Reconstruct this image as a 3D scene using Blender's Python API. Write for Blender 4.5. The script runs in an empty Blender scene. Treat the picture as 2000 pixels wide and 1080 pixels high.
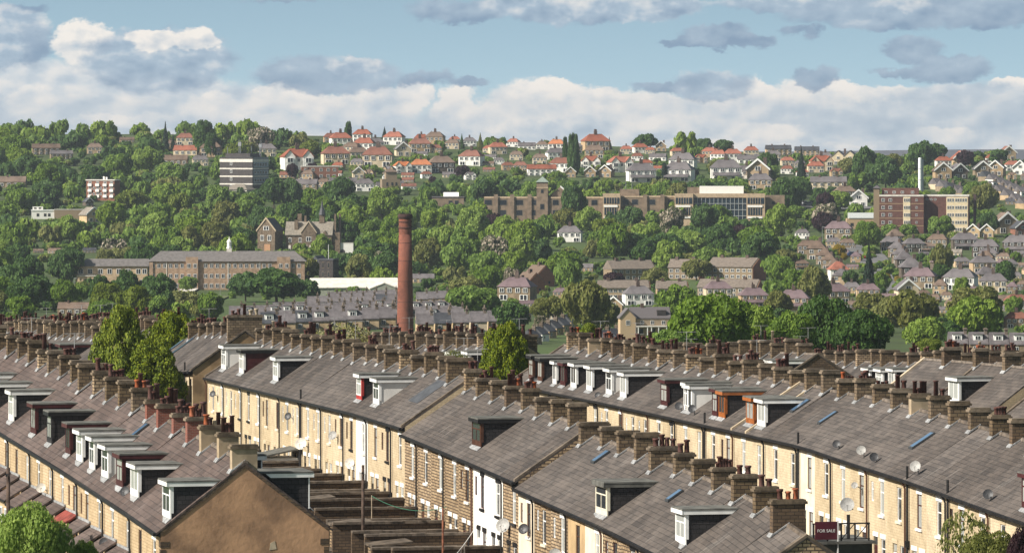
import bpy, bmesh, math, random
import numpy as np
from mathutils import Vector, Matrix

SC = bpy.context.scene
COL = SC.collection
R = random.Random(7)
F = 10500.0      # focal length in pixels of a 2000 px wide frame
HC = 26.0        # camera height above the foot of the terraces
YH = 230.0       # horizon row

# ------------------------------------------------------------------ camera
cam = bpy.data.cameras.new('camera'); cam_o = bpy.data.objects.new('camera', cam); COL.objects.link(cam_o)
cam_o.location = (0, 0, HC); cam_o.rotation_euler = (math.radians(90), 0, 0)
cam.sensor_width = 36; cam.lens = 36 * F / 2000
cam.shift_y = -(540 - YH) / 2000
cam.clip_start = 1; cam.clip_end = 60000
SC.camera = cam_o

# ------------------------------------------------------------------ world, sun, exposure
SUN = Vector((-0.73, -0.34, 0.60)).normalized()
SUN_E = 5.0
SKY_S = 0.085
HAZE = 0.00005
SC.view_settings.view_transform = 'Standard'
SC.view_settings.look = 'None'
SC.view_settings.exposure = 0.6
SC.view_settings.gamma = 1
W = bpy.data.worlds.new('World'); SC.world = W; W.use_nodes = True
W.cycles.sampling_method = 'MANUAL'; W.cycles.sample_map_resolution = 512
NT = W.node_tree; NT.nodes.clear()

def nd(nt, t, **kw):
    n = nt.nodes.new(t)
    for k, v in kw.items(): setattr(n, k, v)
    return n
def put(nt, sock, v):
    if isinstance(v, bpy.types.NodeSocket): nt.links.new(v, sock)
    else: sock.default_value = v
def ma(nt, op, a, b=0.0, c=None, clamp=False):
    n = nd(nt, 'ShaderNodeMath', operation=op, use_clamp=clamp)
    put(nt, n.inputs[0], a); put(nt, n.inputs[1], b)
    if c is not None: put(nt, n.inputs[2], c)
    return n.outputs[0]
def vm(nt, op, a, b=None, c=None):
    n = nd(nt, 'ShaderNodeVectorMath', operation=op)
    put(nt, n.inputs[0], a)
    if b is not None: put(nt, n.inputs[1], b)
    if c is not None: put(nt, n.inputs[2], c)
    return n.outputs['Value'] if op in ('LENGTH', 'DOT_PRODUCT') else n.outputs[0]
def mixc(nt, f, a, b, mode='MIX'):
    n = nd(nt, 'ShaderNodeMix', data_type='RGBA', blend_type=mode)
    put(nt, n.inputs[0], f)
    for s, v in ((n.inputs[6], a), (n.inputs[7], b)):
        put(nt, s, v if isinstance(v, bpy.types.NodeSocket) else (v[0], v[1], v[2], 1))
    return n.outputs[2]
def mapr(nt, v, a, b, c=0.0, d=1.0, mode='SMOOTHSTEP'):
    n = nd(nt, 'ShaderNodeMapRange', interpolation_type=mode)
    put(nt, n.inputs[0], v); n.inputs[1].default_value = a; n.inputs[2].default_value = b
    n.inputs[3].default_value = c; n.inputs[4].default_value = d
    return n.outputs[0]
def noise(nt, vec, scale, detail=4, rough=.55, out=0, dims='3D'):
    n = nd(nt, 'ShaderNodeTexNoise', noise_dimensions=dims)
    if vec is not None: put(nt, n.inputs['Vector'], vec)
    n.inputs['Scale'].default_value = scale; n.inputs['Detail'].default_value = detail
    n.inputs['Roughness'].default_value = rough
    return n.outputs[out]

def build_world():
    nt = NT
    tc = nd(nt, 'ShaderNodeTexCoord').outputs['Generated']
    sp = nd(nt, 'ShaderNodeSeparateXYZ'); put(nt, sp.inputs[0], tc)
    x, y, z = sp.outputs
    low = ma(nt, 'MINIMUM', ma(nt, 'MULTIPLY_ADD', z, 6.0, .25), .45)
    zz = ma(nt, 'MAXIMUM', z, low)
    cb = nd(nt, 'ShaderNodeCombineXYZ'); put(nt, cb.inputs[0], x); put(nt, cb.inputs[1], y); put(nt, cb.inputs[2], zz)
    sky = nd(nt, 'ShaderNodeTexSky', sky_type='NISHITA', sun_disc=False)
    sky.sun_elevation = math.asin(SUN.z); sky.sun_rotation = math.atan2(SUN.x, SUN.y)
    sky.altitude = 150; sky.dust_density = 1.2; sky.air_density = 1.0; sky.ozone_density = 2.0
    nt.links.new(vm(nt, 'NORMALIZE', cb.outputs[0]), sky.inputs['Vector'])
    base = mixc(nt, 1.0, sky.outputs[0], (1.10, 1.0, .735), 'MULTIPLY')
    gs = nd(nt, 'ShaderNodeVectorMath', operation='SCALE'); put(nt, gs.inputs[0], base)
    put(nt, gs.inputs['Scale'], mapr(nt, z, .012, .16, 1.82, .95)); base = gs.outputs[0]
    yy = ma(nt, 'MAXIMUM', ma(nt, 'ABSOLUTE', y), .05)
    u = ma(nt, 'MULTIPLY', ma(nt, 'DIVIDE', x, yy), 105.0)
    v = ma(nt, 'MULTIPLY', ma(nt, 'DIVIDE', z, yy), 105.0)
    pc = nd(nt, 'ShaderNodeCombineXYZ'); put(nt, pc.inputs[0], u); put(nt, pc.inputs[1], v)
    P0 = pc.outputs[0]
    ps = vm(nt, 'MULTIPLY', P0, (1.0, 1.5, 1.0))
    wob = vm(nt, 'SUBTRACT', noise(nt, ps, 1.5, 8, .66, out=1), (.5, .5, .5))
    P = vm(nt, 'MULTIPLY_ADD', wob, (.95, .62, 0), P0)
    # lit tops: the cloud noise compared with itself a little towards the sun
    n1 = noise(nt, ps, 1.25, 5, .5)
    n2 = noise(nt, vm(nt, 'ADD', ps, (-.14, .22, 0)), 1.25, 5, .5)
    lit = ma(nt, 'MULTIPLY', ma(nt, 'SUBTRACT', n1, n2), 3.0)
    big = ma(nt, 'SUBTRACT', noise(nt, ps, .62, 4, .55), .5)
    k = .69 / SKY_S
    DARK = tuple(c * k for c in (.235, .335, .46)); LIGHT = tuple(c * k for c in (.93, .87, .80))
    DARKB = tuple(c * k for c in (.38, .48, .58)); MIDB = tuple(c * k for c in (.58, .645, .70))
    MID = tuple(c * k for c in (.42, .52, .62))
    # x, y (where the photo shows it), rx, ry, brightness, softness
    BL = [(560, -4, 100, 12, .25, .5), (900, 22, 110, 24, .22, .45), (1080, 12, 150, 38, .40, .4), (1220, 14, 160, 34, .58, .4), (1330, 8, 60, 26, .4, .5),
          (1560, 4, 190, 20, .45, .5), (1740, 26, 240, 34, .30, .45), (1780, 12, 90, 18, .55, .5), (1930, 18, 160, 40, .25, .5), (1700, 48, 60, 16, .3, .6), (1930, 48, 50, 16, .1, .6),
          (1400, 72, 76, 26, .14, .4), (1335, 86, 60, 10, .08, .5), (1462, 82, 56, 16, .12, .5), (1552, 62, 40, 12, .1, .7), (1590, 66, 20, 16, .08, .8),
          (1782, 98, 62, 28, .26, .4), (1855, 136, 90, 28, .18, .4), (1750, 142, 60, 11, .12, .6),
          (1598, 152, 50, 26, .18, .45), (1300, 172, 70, 14, .12, .5), (1385, 166, 90, 36, .36, .45),
          (30, 20, 70, 16, .05, .6), (15, 70, 84, 66, .52, .4), (70, 90, 40, 50, .22, .6), (160, 82, 60, 44, .98, .3), (310, 118, 160, 66, .36, .35),
          (300, 76, 60, 22, .92, .35), (385, 78, 46, 24, .95, .35), (640, 146, 160, 42, .30, .4), (690, 128, 60, 20, .6, .5), (835, 152, 60, 20, .14, .5), (915, 162, 40, 14, .12, .5)]
    BANK = [(1000, 330, 3000, 138, .40, .6), (60, 190, 260, 80, .45, .4), (300, 215, 300, 70, .50, .5), (560, 196, 90, 30, .8, .4), (420, 214, 70, 32, .75, .4),
            (745, 198, 100, 38, .62, .45), (810, 178, 40, 30, .85, .4), (660, 216, 80, 32, .7, .4), (890, 212, 46, 46, .82, .4), (1060, 198, 110, 50, .84, .35), (1080, 176, 66, 28, .96, .35), (1250, 214, 120, 36, .70, .45), (1170, 200, 60, 30, .86, .4),
            (1690, 188, 150, 24, .88, .4), (1640, 178, 60, 20, .98, .35), (1420, 214, 120, 34, .70, .45), (1460, 176, 50, 26, .9, .4), (1560, 206, 120, 50, .7, .4), (1980, 176, 60, 22, .95, .35), (1880, 208, 160, 50, .34, .4), (1700, 232, 220, 40, .36, .5),
            (150, 272, 500, 16, .66, .8), (1150, 290, 700, 14, .70, .8), (500, 236, 90, 22, .78, .6), (950, 232, 60, 36, .8, .5), (1330, 246, 110, 24, .74, .6), (1120, 250, 130, 20, .36, .7), (700, 250, 120, 18, .4, .7), (1500, 262, 90, 22, .74, .6), (1850, 262, 80, 20, .72, .6), (240, 236, 130, 16, .72, .7), (60, 200, 60, 30, .74, .6), (900, 268, 120, 14, .40, .7), (330, 172, 110, 20, .5, .6)]
    col = base
    for i, (cx, cy, rx, ry, br, so) in enumerate(BANK + BL):
        c = ((cx - 1000) / 100, (YH - cy) / 100); r = (rx / 100, ry / 100)
        Pi = vm(nt, 'MULTIPLY_ADD', col, (1e-9, 1e-9, 1e-9), P)   # keeps the node chain in order
        q = vm(nt, 'MULTIPLY_ADD', Pi, (1 / r[0], 1 / r[1], 0), (-c[0] / r[0], -c[1] / r[1], 0))
        a = mapr(nt, vm(nt, 'LENGTH', q), 1.06, 1.06 - so * .72, 0, 1)
        if i >= len(BANK): a = ma(nt, 'MULTIPLY', a, .93)
        sy = nd(nt, 'ShaderNodeSeparateXYZ'); put(nt, sy.inputs[0], q)
        t = ma(nt, 'MULTIPLY_ADD', sy.outputs[1], .17, br)
        t = ma(nt, 'ADD', t, ma(nt, 'MULTIPLY', lit, (.48 if i < len(BANK) else .5) if br > .3 else .3))
        t = ma(nt, 'MULTIPLY_ADD', big, .8 if i < len(BANK) else .6, t, clamp=True)
        D_, M_ = (DARKB, MIDB) if i < len(BANK) else (DARK, MID)
        cc = mixc(nt, mapr(nt, t, .45, 1.0, mode='LINEAR'), mixc(nt, mapr(nt, t, 0, .5, mode='LINEAR'), D_, M_), LIGHT)
        col = mixc(nt, a, col, cc)
    bg = nd(nt, 'ShaderNodeBackground'); nt.links.new(col, bg.inputs[0]); bg.inputs[1].default_value = SKY_S
    out = nd(nt, 'ShaderNodeOutputWorld'); nt.links.new(bg.outputs[0], out.inputs[0])
build_world()

sl = bpy.data.lights.new('sun', 'SUN'); sl.energy = SUN_E; sl.angle = math.radians(.53); sl.color = (1, .95, .87)
so_ = bpy.data.objects.new('sun', sl); COL.objects.link(so_)
so_.rotation_euler = (-SUN).to_track_quat('-Z', 'Y').to_euler(); so_.location = (-300, -200, 400)

# ------------------------------------------------------------------ object helpers
def tag(o, label=None, cat=None, group=None, kind=None):
    for k, v in (('label', label), ('category', cat), ('group', group), ('kind', kind)):
        if v: o[k] = v
    return o
def empty(name, loc=(0, 0, 0), rz=0.0, scale=1.0):
    o = bpy.data.objects.new(name, None); COL.objects.link(o)
    o.empty_display_size = .5
    o.location = loc; o.rotation_euler = (0, 0, rz); o.scale = (scale,) * 3
    return o
def inst(name, mesh, parent=None, loc=(0, 0, 0), scale=(1, 1, 1), rot=(0, 0, 0), mat=None):
    o = bpy.data.objects.new(name, mesh); COL.objects.link(o)
    if parent is not None: o.parent = parent
    o.location = loc; o.scale = scale; o.rotation_euler = rot
    if mat is not None:
        o.material_slots[0].link = 'OBJECT'; o.material_slots[0].material = mat
    return o

class MB:
    def __init__(s): s.v = []; s.f = []; s.mi = []; s.cur = 0
    def add(s, vs, fs):
        b = len(s.v); s.v += [tuple(p) for p in vs]
        for f in fs: s.f.append(tuple(b + i for i in f)); s.mi.append(s.cur)
        return s
    def quad(s, a, b, c, d): return s.add([a, b, c, d], [(0, 1, 2, 3)])
    def box(s, x0, x1, y0, y1, z0, z1, skip=()):
        v = [(x0, y0, z0), (x1, y0, z0), (x1, y1, z0), (x0, y1, z0), (x0, y0, z1), (x1, y0, z1), (x1, y1, z1), (x0, y1, z1)]
        f = {'b': (3, 2, 1, 0), 't': (4, 5, 6, 7), 'f': (0, 1, 5, 4), 'r': (1, 2, 6, 5), 'k': (2, 3, 7, 6), 'l': (3, 0, 4, 7)}
        return s.add(v, [f[k] for k in f if k not in skip])
    def prism(s, pts, axis, a, b):
        # pts: 2D outline (counter-clockwise seen against the axis); extruded along axis from a to b
        def P(p, t): return {'x': (t, p[0], p[1]), 'y': (p[0], t, p[1]), 'z': (p[0], p[1], t)}[axis]
        n = len(pts); v = [P(p, a) for p in pts] + [P(p, b) for p in pts]
        fs = [tuple(range(n))[::-1], tuple(range(n, 2 * n))] + [(i, (i + 1) % n, n + (i + 1) % n, n + i) for i in range(n)]
        return s.add(v, fs)
    def lathe(s, prof, n=10, c=(0, 0, 0), cap=True, twist=0.0):
        v = []; fs = []
        for r, z in prof:
            for i in range(n):
                a = 2 * math.pi * i / n + twist
                v.append((c[0] + r * math.cos(a), c[1] + r * math.sin(a), c[2] + z))
        for j in range(len(prof) - 1):
            for i in range(n):
                fs.append((j * n + i, j * n + (i + 1) % n, (j + 1) * n + (i + 1) % n, (j + 1) * n + i))
        if cap:
            fs.append(tuple(range(n))[::-1]); fs.append(tuple((len(prof) - 1) * n + i for i in range(n)))
        return s.add(v, fs)
    def tube(s, pts, r, n=6, r1=None):
        pts = [Vector(p) for p in pts]; v = []; fs = []
        for j, p in enumerate(pts):
            d = (pts[min(j + 1, len(pts) - 1)] - pts[max(j - 1, 0)]).normalized()
            a = d.orthogonal().normalized() if abs(d.z) < .9 else Vector((1, 0, 0)); a = (a - d * a.dot(d)).normalized(); b = d.cross(a)
            rr = r if r1 is None else r + (r1 - r) * j / max(1, len(pts) - 1)
            for i in range(n):
                t = 2 * math.pi * i / n; v.append(tuple(p + a * rr * math.cos(t) + b * rr * math.sin(t)))
        for j in range(len(pts) - 1):
            for i in range(n): fs.append((j * n + i, j * n + (i + 1) % n, (j + 1) * n + (i + 1) % n, (j + 1) * n + i))
        fs.append(tuple(range(n))[::-1]); fs.append(tuple((len(pts) - 1) * n + i for i in range(n)))
        return s.add(v, fs)
    def shear(s, k, x0=0.0):
        s.v = [(x, y, z + k * (x - x0)) for x, y, z in s.v]; return s
    def mesh(s, name, mats, smooth=False):
        m = bpy.data.meshes.new(name); m.from_pydata(s.v, [], s.f)
        for mt in (mats if isinstance(mats, (list, tuple)) else [mats]): m.materials.append(mt)
        if any(s.mi): m.polygons.foreach_set('material_index', s.mi)
        if smooth: m.polygons.foreach_set('use_smooth', [True] * len(m.polygons))
        m.update(); return m
    def build(s, name, mats, parent=None, loc=(0, 0, 0), smooth=False):
        return inst(name, s.mesh(name, mats, smooth), parent, loc)

# ------------------------------------------------------------------ materials
MATS = {}
def bsdf(name, rough=.8, spec=.3):
    m = bpy.data.materials.new(name); m.use_nodes = True; nt = m.node_tree
    b = nt.nodes['Principled BSDF']; b.inputs['Roughness'].default_value = rough
    b.inputs['Specular IOR Level'].default_value = spec
    return m, nt, b
def tint(nt, col, amt):
    oi = nd(nt, 'ShaderNodeObjectInfo')
    h = nd(nt, 'ShaderNodeHueSaturation'); put(nt, h.inputs['Color'], col)
    put(nt, h.inputs['Value'], ma(nt, 'MULTIPLY_ADD', oi.outputs['Random'], 2 * amt, 1 - amt))
    put(nt, h.inputs['Saturation'], ma(nt, 'MULTIPLY_ADD', oi.outputs['Random'], -amt, 1 + amt * .5))
    return h.outputs[0]
def plain(name, col, rough=.75, var=.18, scale=2.0, obj=.08, spec=.3, col2=None, bump=0.0):
    if name in MATS: return MATS[name]
    m, nt, b = bsdf(name, rough, spec)
    tc = nd(nt, 'ShaderNodeTexCoord').outputs['Object']
    n = noise(nt, tc, scale, 5, .6)
    c2 = col2 or tuple(c * (1 - 2 * var) for c in col)
    c = mixc(nt, mapr(nt, n, .38, .66), tuple(min(1, c * (1 + var * .5)) for c in col), c2)
    put(nt, b.inputs['Base Color'], tint(nt, c, obj) if obj else c)
    if bump:
        bp = nd(nt, 'ShaderNodeBump'); bp.inputs['Strength'].default_value = bump; bp.inputs['Distance'].default_value = .02
        put(nt, bp.inputs['Height'], noise(nt, tc, scale * 9, 3)); nt.links.new(bp.outputs[0], b.inputs['Normal'])
    MATS[name] = m; return m
def brick(name, c1, c2, mort, bw, rh, ms=.012, roof=False, stain=(.05, .04, .03), stain_amt=.35, obj=.06, rough=.85, bump=.4, bias=0.0, streak=0.0, spec=.25, sscale=.55):
    if name in MATS: return MATS[name]
    m, nt, b = bsdf(name, rough, spec)
    tc = nd(nt, 'ShaderNodeTexCoord').outputs['Object']
    sp = nd(nt, 'ShaderNodeSeparateXYZ'); put(nt, sp.inputs[0], tc)
    cb = nd(nt, 'ShaderNodeCombineXYZ')
    if roof:
        put(nt, cb.inputs[0], sp.outputs[0]); put(nt, cb.inputs[1], ma(nt, 'MULTIPLY', sp.outputs[1], 1.2))
    else:
        put(nt, cb.inputs[0], ma(nt, 'ADD', sp.outputs[0], sp.outputs[1])); put(nt, cb.inputs[1], sp.outputs[2])
    oi = nd(nt, 'ShaderNodeObjectInfo')
    off = nd(nt, 'ShaderNodeCombineXYZ'); put(nt, off.inputs[0], ma(nt, 'MULTIPLY', oi.outputs['Random'], 37.0))
    vec = vm(nt, 'ADD', cb.outputs[0], off.outputs[0])
    br = nd(nt, 'ShaderNodeTexBrick'); put(nt, br.inputs['Vector'], vec)
    br.offset = .5
    for k, v in (('Color1', c1), ('Color2', c2), ('Mortar', mort)): br.inputs[k].default_value = (*v, 1)
    br.inputs['Scale'].default_value = 1; br.inputs['Mortar Size'].default_value = ms; br.inputs['Mortar Smooth'].default_value = .3
    br.inputs['Bias'].default_value = bias; br.inputs['Brick Width'].default_value = bw; br.inputs['Row Height'].default_value = rh
    tv = vm(nt, 'ADD', tc, off.outputs[0])
    c = mixc(nt, mapr(nt, noise(nt, tv, sscale, 5, .65), .42, .75, 0, stain_amt), br.outputs['Color'], stain)
    c = mixc(nt, mapr(nt, noise(nt, tv, 5.5, 4, .7), .35, .7, -.12, .22, 'LINEAR'), c, tuple(min(1, v * 1.9) for v in c2))
    if streak:
        st = vm(nt, 'MULTIPLY', tv, (3.2, .35, .35))
        c = mixc(nt, mapr(nt, noise(nt, st, 1.0, 3, .6), .55, .78, 0, streak), c, (.36, .33, .30))
    put(nt, b.inputs['Base Color'], tint(nt, c, obj))
    if bump:
        bp = nd(nt, 'ShaderNodeBump'); bp.inputs['Strength'].default_value = bump; bp.inputs['Distance'].default_value = .03
        put(nt, bp.inputs['Height'], ma(nt, 'MULTIPLY_ADD', noise(nt, tv, 2.2, 6, .65), 1.6 if roof else .8, ma(nt, 'SUBTRACT', 1.0, br.outputs['Fac'])))
        nt.links.new(bp.outputs[0], b.inputs['Normal'])
    MATS[name] = m; return m
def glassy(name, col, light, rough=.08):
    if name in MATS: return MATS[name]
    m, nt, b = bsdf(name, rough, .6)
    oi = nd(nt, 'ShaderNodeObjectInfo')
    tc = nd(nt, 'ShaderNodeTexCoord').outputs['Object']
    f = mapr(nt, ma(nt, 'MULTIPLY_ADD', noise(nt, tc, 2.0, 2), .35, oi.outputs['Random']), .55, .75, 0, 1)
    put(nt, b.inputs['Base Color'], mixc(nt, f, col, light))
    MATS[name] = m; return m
def leafm(name, c1, c2, trans=.45, obj=.14, fl=None):
    if name in MATS: return MATS[name]
    m, nt, b = bsdf(name, .6, .25)
    g = nd(nt, 'ShaderNodeNewGeometry')
    tc = nd(nt, 'ShaderNodeTexCoord').outputs['Object']
    oi = nd(nt, 'ShaderNodeObjectInfo')
    f = ma(nt, 'MULTIPLY_ADD', g.outputs['Random Per Island'], .55, ma(nt, 'MULTIPLY', noise(nt, tc, 3.0, 3), .6))
    c = mixc(nt, mapr(nt, f, .25, .85, mode='LINEAR'), c1, c2)
    if fl: c = mixc(nt, mapr(nt, ma(nt, 'ADD', ma(nt, 'MULTIPLY', noise(nt, tc, 4.5, 2), .7), ma(nt, 'MULTIPLY', g.outputs['Random Per Island'], .5)), .58, .68), c, fl)
    c = tint(nt, c, obj)
    put(nt, b.inputs['Base Color'], c)
    tr = nd(nt, 'ShaderNodeBsdfTranslucent'); put(nt, tr.inputs[0], c)
    mx = nd(nt, 'ShaderNodeMixShader'); mx.inputs[0].default_value = trans
    nt.links.new(b.outputs[0], mx.inputs[1]); nt.links.new(tr.outputs[0], mx.inputs[2])
    nt.links.new(mx.outputs[0], nt.nodes['Material Output'].inputs[0])
    MATS[name] = m; return m

BUFF = brick('buff_stone', (.55, .445, .295), (.48, .385, .25), (.385, .30, .195), .40, .15, .012, stain=(.24, .18, .115), stain_amt=.65, obj=.13)
TAN = brick('tan_stone', (.49, .375, .235), (.41, .305, .185), (.30, .215, .125), .40, .16, .016, stain=(.22, .15, .09), stain_amt=.5, obj=.10)
BROWNST = brick('brown_stone', (.46, .335, .20), (.26, .18, .105), (.055, .04, .03), .40, .18, .034, stain=(.09, .065, .045), stain_amt=.5, obj=.10)
DARKST = brick('sooty_stone', (.15, .10, .06), (.085, .058, .038), (.05, .037, .027), .42, .17, .022, stain=(.04, .028, .02), stain_amt=.5)
STACKST = brick('stack_stone', (.21, .15, .088), (.095, .066, .042), (.04, .03, .022), .40, .19, .022, stain=(.06, .042, .028), stain_amt=.55, obj=.16)
REDBRICK = brick('red_brick', (.24, .07, .045), (.17, .05, .035), (.20, .14, .11), .24, .085, .012, stain=(.08, .03, .025), stain_amt=.4)
WHITEW = plain('white_render', (.80, .77, .72), .8, .06, .8, .03)
CREAM = plain('cream_render', (.74, .63, .47), .8, .08, .7, .04)
TANR = plain('tan_render', (.50, .35, .19), .85, .1, .6, .05)
BROWNR = plain('brown_render', (.44, .255, .145), .9, .16, .45, .03, col2=(.235, .138, .082), bump=.8)
STONER = plain('rendered_stack', (.34, .26, .17), .9, .15, 1.2, .08)
SLATE = brick('stone_slate_roof', (.090, .073, .062), (.052, .043, .038), (.030, .026, .023), 1.1, .30, .020, roof=True, stain=(.165, .135, .115), stain_amt=.55, obj=.2, rough=.72, bump=.6, streak=.28, spec=.35)
SLATER = brick('russet_slate_roof', (.100, .070, .058), (.060, .043, .037), (.036, .026, .023), 1.1, .30, .020, roof=True, stain=(.165, .12, .105), stain_amt=.6, obj=.15, rough=.72, bump=.6, streak=.32, spec=.35)
SLATED = brick('blue_slate_roof', (.060, .060, .062), (.045, .045, .048), (.022, .022, .023), .36, .24, .015, roof=True, stain=(.085, .08, .078), stain_amt=.4, obj=.1, rough=.6, bump=.4, spec=.4)
CHEEK = brick('hung_slate', (.036, .032, .032), (.024, .022, .023), (.009, .009, .009), .34, .22, .022, stain=(.05, .043, .04), stain_amt=.3, obj=.1, rough=.65, bump=.4)
FELT = plain('roofing_felt', (.125, .122, .108), .9, .2, 1.5, .18)
WHITEP = plain('white_paint', (.80, .79, .76), .5, .05, 1.5, .03)
CREAMP = plain('cream_paint', (.72, .66, .52), .5, .05, 1.5, .03)
MAROON = plain('maroon_paint', (.065, .018, .018), .45, .15, 2, .1)
BLACKP = plain('black_paint', (.017, .016, .016), .5, .2, 2, .05)
BROWNP = plain('brown_paint', (.085, .037, .022), .5, .15, 2, .1)
ORANGEP = plain('orange_wood', (.34, .11, .03), .5, .15, 2, .05)
REDP = plain('red_paint', (.42, .035, .03), .5, .1, 2, .05)
REDT = plain('red_lean_to_tile', (.22, .045, .032), .8, .25, 2, .05)
GREENP = plain('green_paint', (.045, .16, .10), .5, .1, 2, .05)
DKWIN = plain('dark_grey_paint', (.05, .055, .06), .5, .1, 2, .05)
LEAD = plain('lead_flashing', (.30, .30, .30), .6, .2, 4, .15)
POT = plain('clay_pot', (.080, .032, .024), .75, .25, 3, .3)
POTO = plain('orange_clay_pot', (.30, .085, .035), .75, .2, 3, .15)
POTB = plain('buff_clay_pot', (.42, .35, .25), .75, .2, 3, .15)
CAPST = plain('stack_cap_stone', (.17, .13, .09), .9, .3, 1.6, .2)
COPE = plain('coping_stone', (.135, .105, .078), .9, .3, 1.5, .1)
COPEL = plain('pale_coping', (.46, .37, .26), .9, .15, 1.5, .1)
RIDGET = plain('ridge_tile', (.15, .12, .095), .85, .25, 2.5, .2)
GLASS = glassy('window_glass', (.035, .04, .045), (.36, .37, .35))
GLASSB = glassy('rooflight_glass', (.045, .09, .16), (.10, .17, .27))
DISHG = plain('grey_dish', (.36, .35, .33), .5, .1, 3, .12)
DISHW = plain('pale_dish', (.62, .58, .52), .5, .1, 3, .08)
DISHD = plain('dark_dish', (.045, .045, .048), .45, .1, 3, .1)
METAL = plain('grey_metal', (.28, .28, .28), .45, .15, 3, .1)

# ------------------------------------------------------------------ terrain
_TY = [-400, 200, 240, 255, 285, 330, 360, 410, 440, 480, 540, 620, 800, 950, 1100, 1250, 1400, 1520, 1680, 1820, 1980, 2120, 2280, 2400, 2480, 2560, 2800, 4000, 7000, 8500, 9300, 9700, 11500, 40000]
_TZ = [-3, -2.8, -2.6, -2.0, -.4, .7, .6, .2, -1.2, -3.5, -7.5, -9.5, -12, -14, -16, -18, -19.5, -18.5, -15.6, -12.1, -6.1, 1.8, 10.8, 16.5, 18.5, 17, 0, -60, -90, -52, -34, -36, -120, -700]
def gz(X, Y):
    z = float(np.interp(Y, _TY, _TZ))
    if Y > 1700:
        px = 1000 + F * X / max(Y, 1)
        dz = float(np.interp(px, [300, 700, 1000, 1300, 1600, 2000, 2600], [0, -1, -4, -6.5, -10, -13, -14]))
        rmp = min(1, max(0, (Y - 1820) / 660)) * (1 if Y < 3000 else max(0, 1 - (Y - 3000) / 2000))
        z += dz * rmp
    return z
def at(x, y, Y): return Vector(((x - 1000) * Y / F, Y, HC - (y - YH) * Y / F))
def yimg(x, Y):
    X = (x - 1000) * Y / F
    return YH + F * (HC - gz(X, Y)) / Y
def depth(x, y):
    lo, hi = 700.0, 2490.0
    if y >= yimg(x, lo): return lo
    if y <= yimg(x, hi): return hi
    for _ in range(40):
        m = (lo + hi) / 2
        if yimg(x, m) > y: lo = m
        else: hi = m
    return (lo + hi) / 2
GRASS = plain('hill_grass', (.060, .090, .022), .95, .2, .03, 0, col2=(.040, .055, .016))
def ground():
    ys = [-400, -100, 100, 180] + list(range(220, 460, 8)) + list(range(460, 1000, 20)) + list(range(1000, 2600, 25)) + [2700, 2800, 3000, 3300, 3700, 4200, 5000, 6000, 7000, 8000, 8500, 8900, 9300, 9500, 9700, 10200, 11500, 14000, 20000, 40000]
    us = [-30, -8, -4, -2, -1] + [-.6 + .03 * i for i in range(41)] + [1, 2, 4, 8, 30]
    vs = []; fs = []
    rr = random.Random(3)
    for Y in ys:
        for u in us:
            X = u * (max(Y, 300) * .22 + 20)
            z = gz(X, Y)
            if Y > 8000: z += 3 * math.sin(X / 420.) + 2 * math.sin(X / 130. + 1)
            vs.append((X, Y, z))
    n = len(us)
    f2 = []
    for j in range(len(ys) - 1):
        for i in range(n - 1): (f2 if ys[j] >= 8000 else fs).append((j * n + i, j * n + i + 1, (j + 1) * n + i + 1, (j + 1) * n + i))
    tag(MB().add(vs, fs).build('ground', GRASS, smooth=True), kind='structure')
    tag(MB().add(vs, f2).build('moor_hills', plain('heather_moor', (.050, .042, .048), .95, .2, .004, 0), smooth=True), kind='structure')
ground()
def sheet(name, pts, halfw, mat, lift=.05, kind='structure', label=None):
    """A strip of surface laid along ground points."""
    m = MB(); L = []
    P = [Vector(p) for p in pts]; Q = []
    for a, b in zip(P[:-1], P[1:]):
        n = max(2, int((b - a).length / 6))
        Q += [a + (b - a) * (i / n) for i in range(n)]
    Q.append(P[-1])
    for j, p in enumerate(Q):
        d = (Q[min(j + 1, len(Q) - 1)] - Q[max(j - 1, 0)]); d.z = 0; d.normalize(); s = Vector((-d.y, d.x, 0))
        for t in (-1, -.33, .33, 1):
            q = p + s * halfw * t; L.append((q.x, q.y, gz(q.x, q.y) + lift))
    n = 4; fs = [(j * n + i + 1, j * n + i, (j + 1) * n + i, (j + 1) * n + i + 1) for j in range(len(Q) - 1) for i in range(n - 1)]
    return tag(m.add(L, fs).build(name, mat), kind=kind)
ASPH = plain('asphalt', (.055, .054, .052), .9, .2, .4, 0)
ASPHP = plain('pale_asphalt', (.16, .155, .15), .9, .15, .2, 0)

# ------------------------------------------------------------------ terraces on the near hill
ORD = 'first second third fourth fifth sixth seventh eighth ninth tenth eleventh twelfth thirteenth fourteenth fifteenth sixteenth seventeenth eighteenth nineteenth twentieth'.split()
def ordw(n):
    if n <= 20: return ORD[n - 1]
    t = {2: 'twenty', 3: 'thirty', 4: 'forty', 5: 'fifty'}[n // 10]
    return (t[:-1] + 'ieth') if n % 10 == 0 else t + '-' + ORD[n % 10 - 1]
CACHE = {}
def cached(key, fn):
    if key not in CACHE: CACHE[key] = fn()
    return CACHE[key]
HE = 6.2

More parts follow.
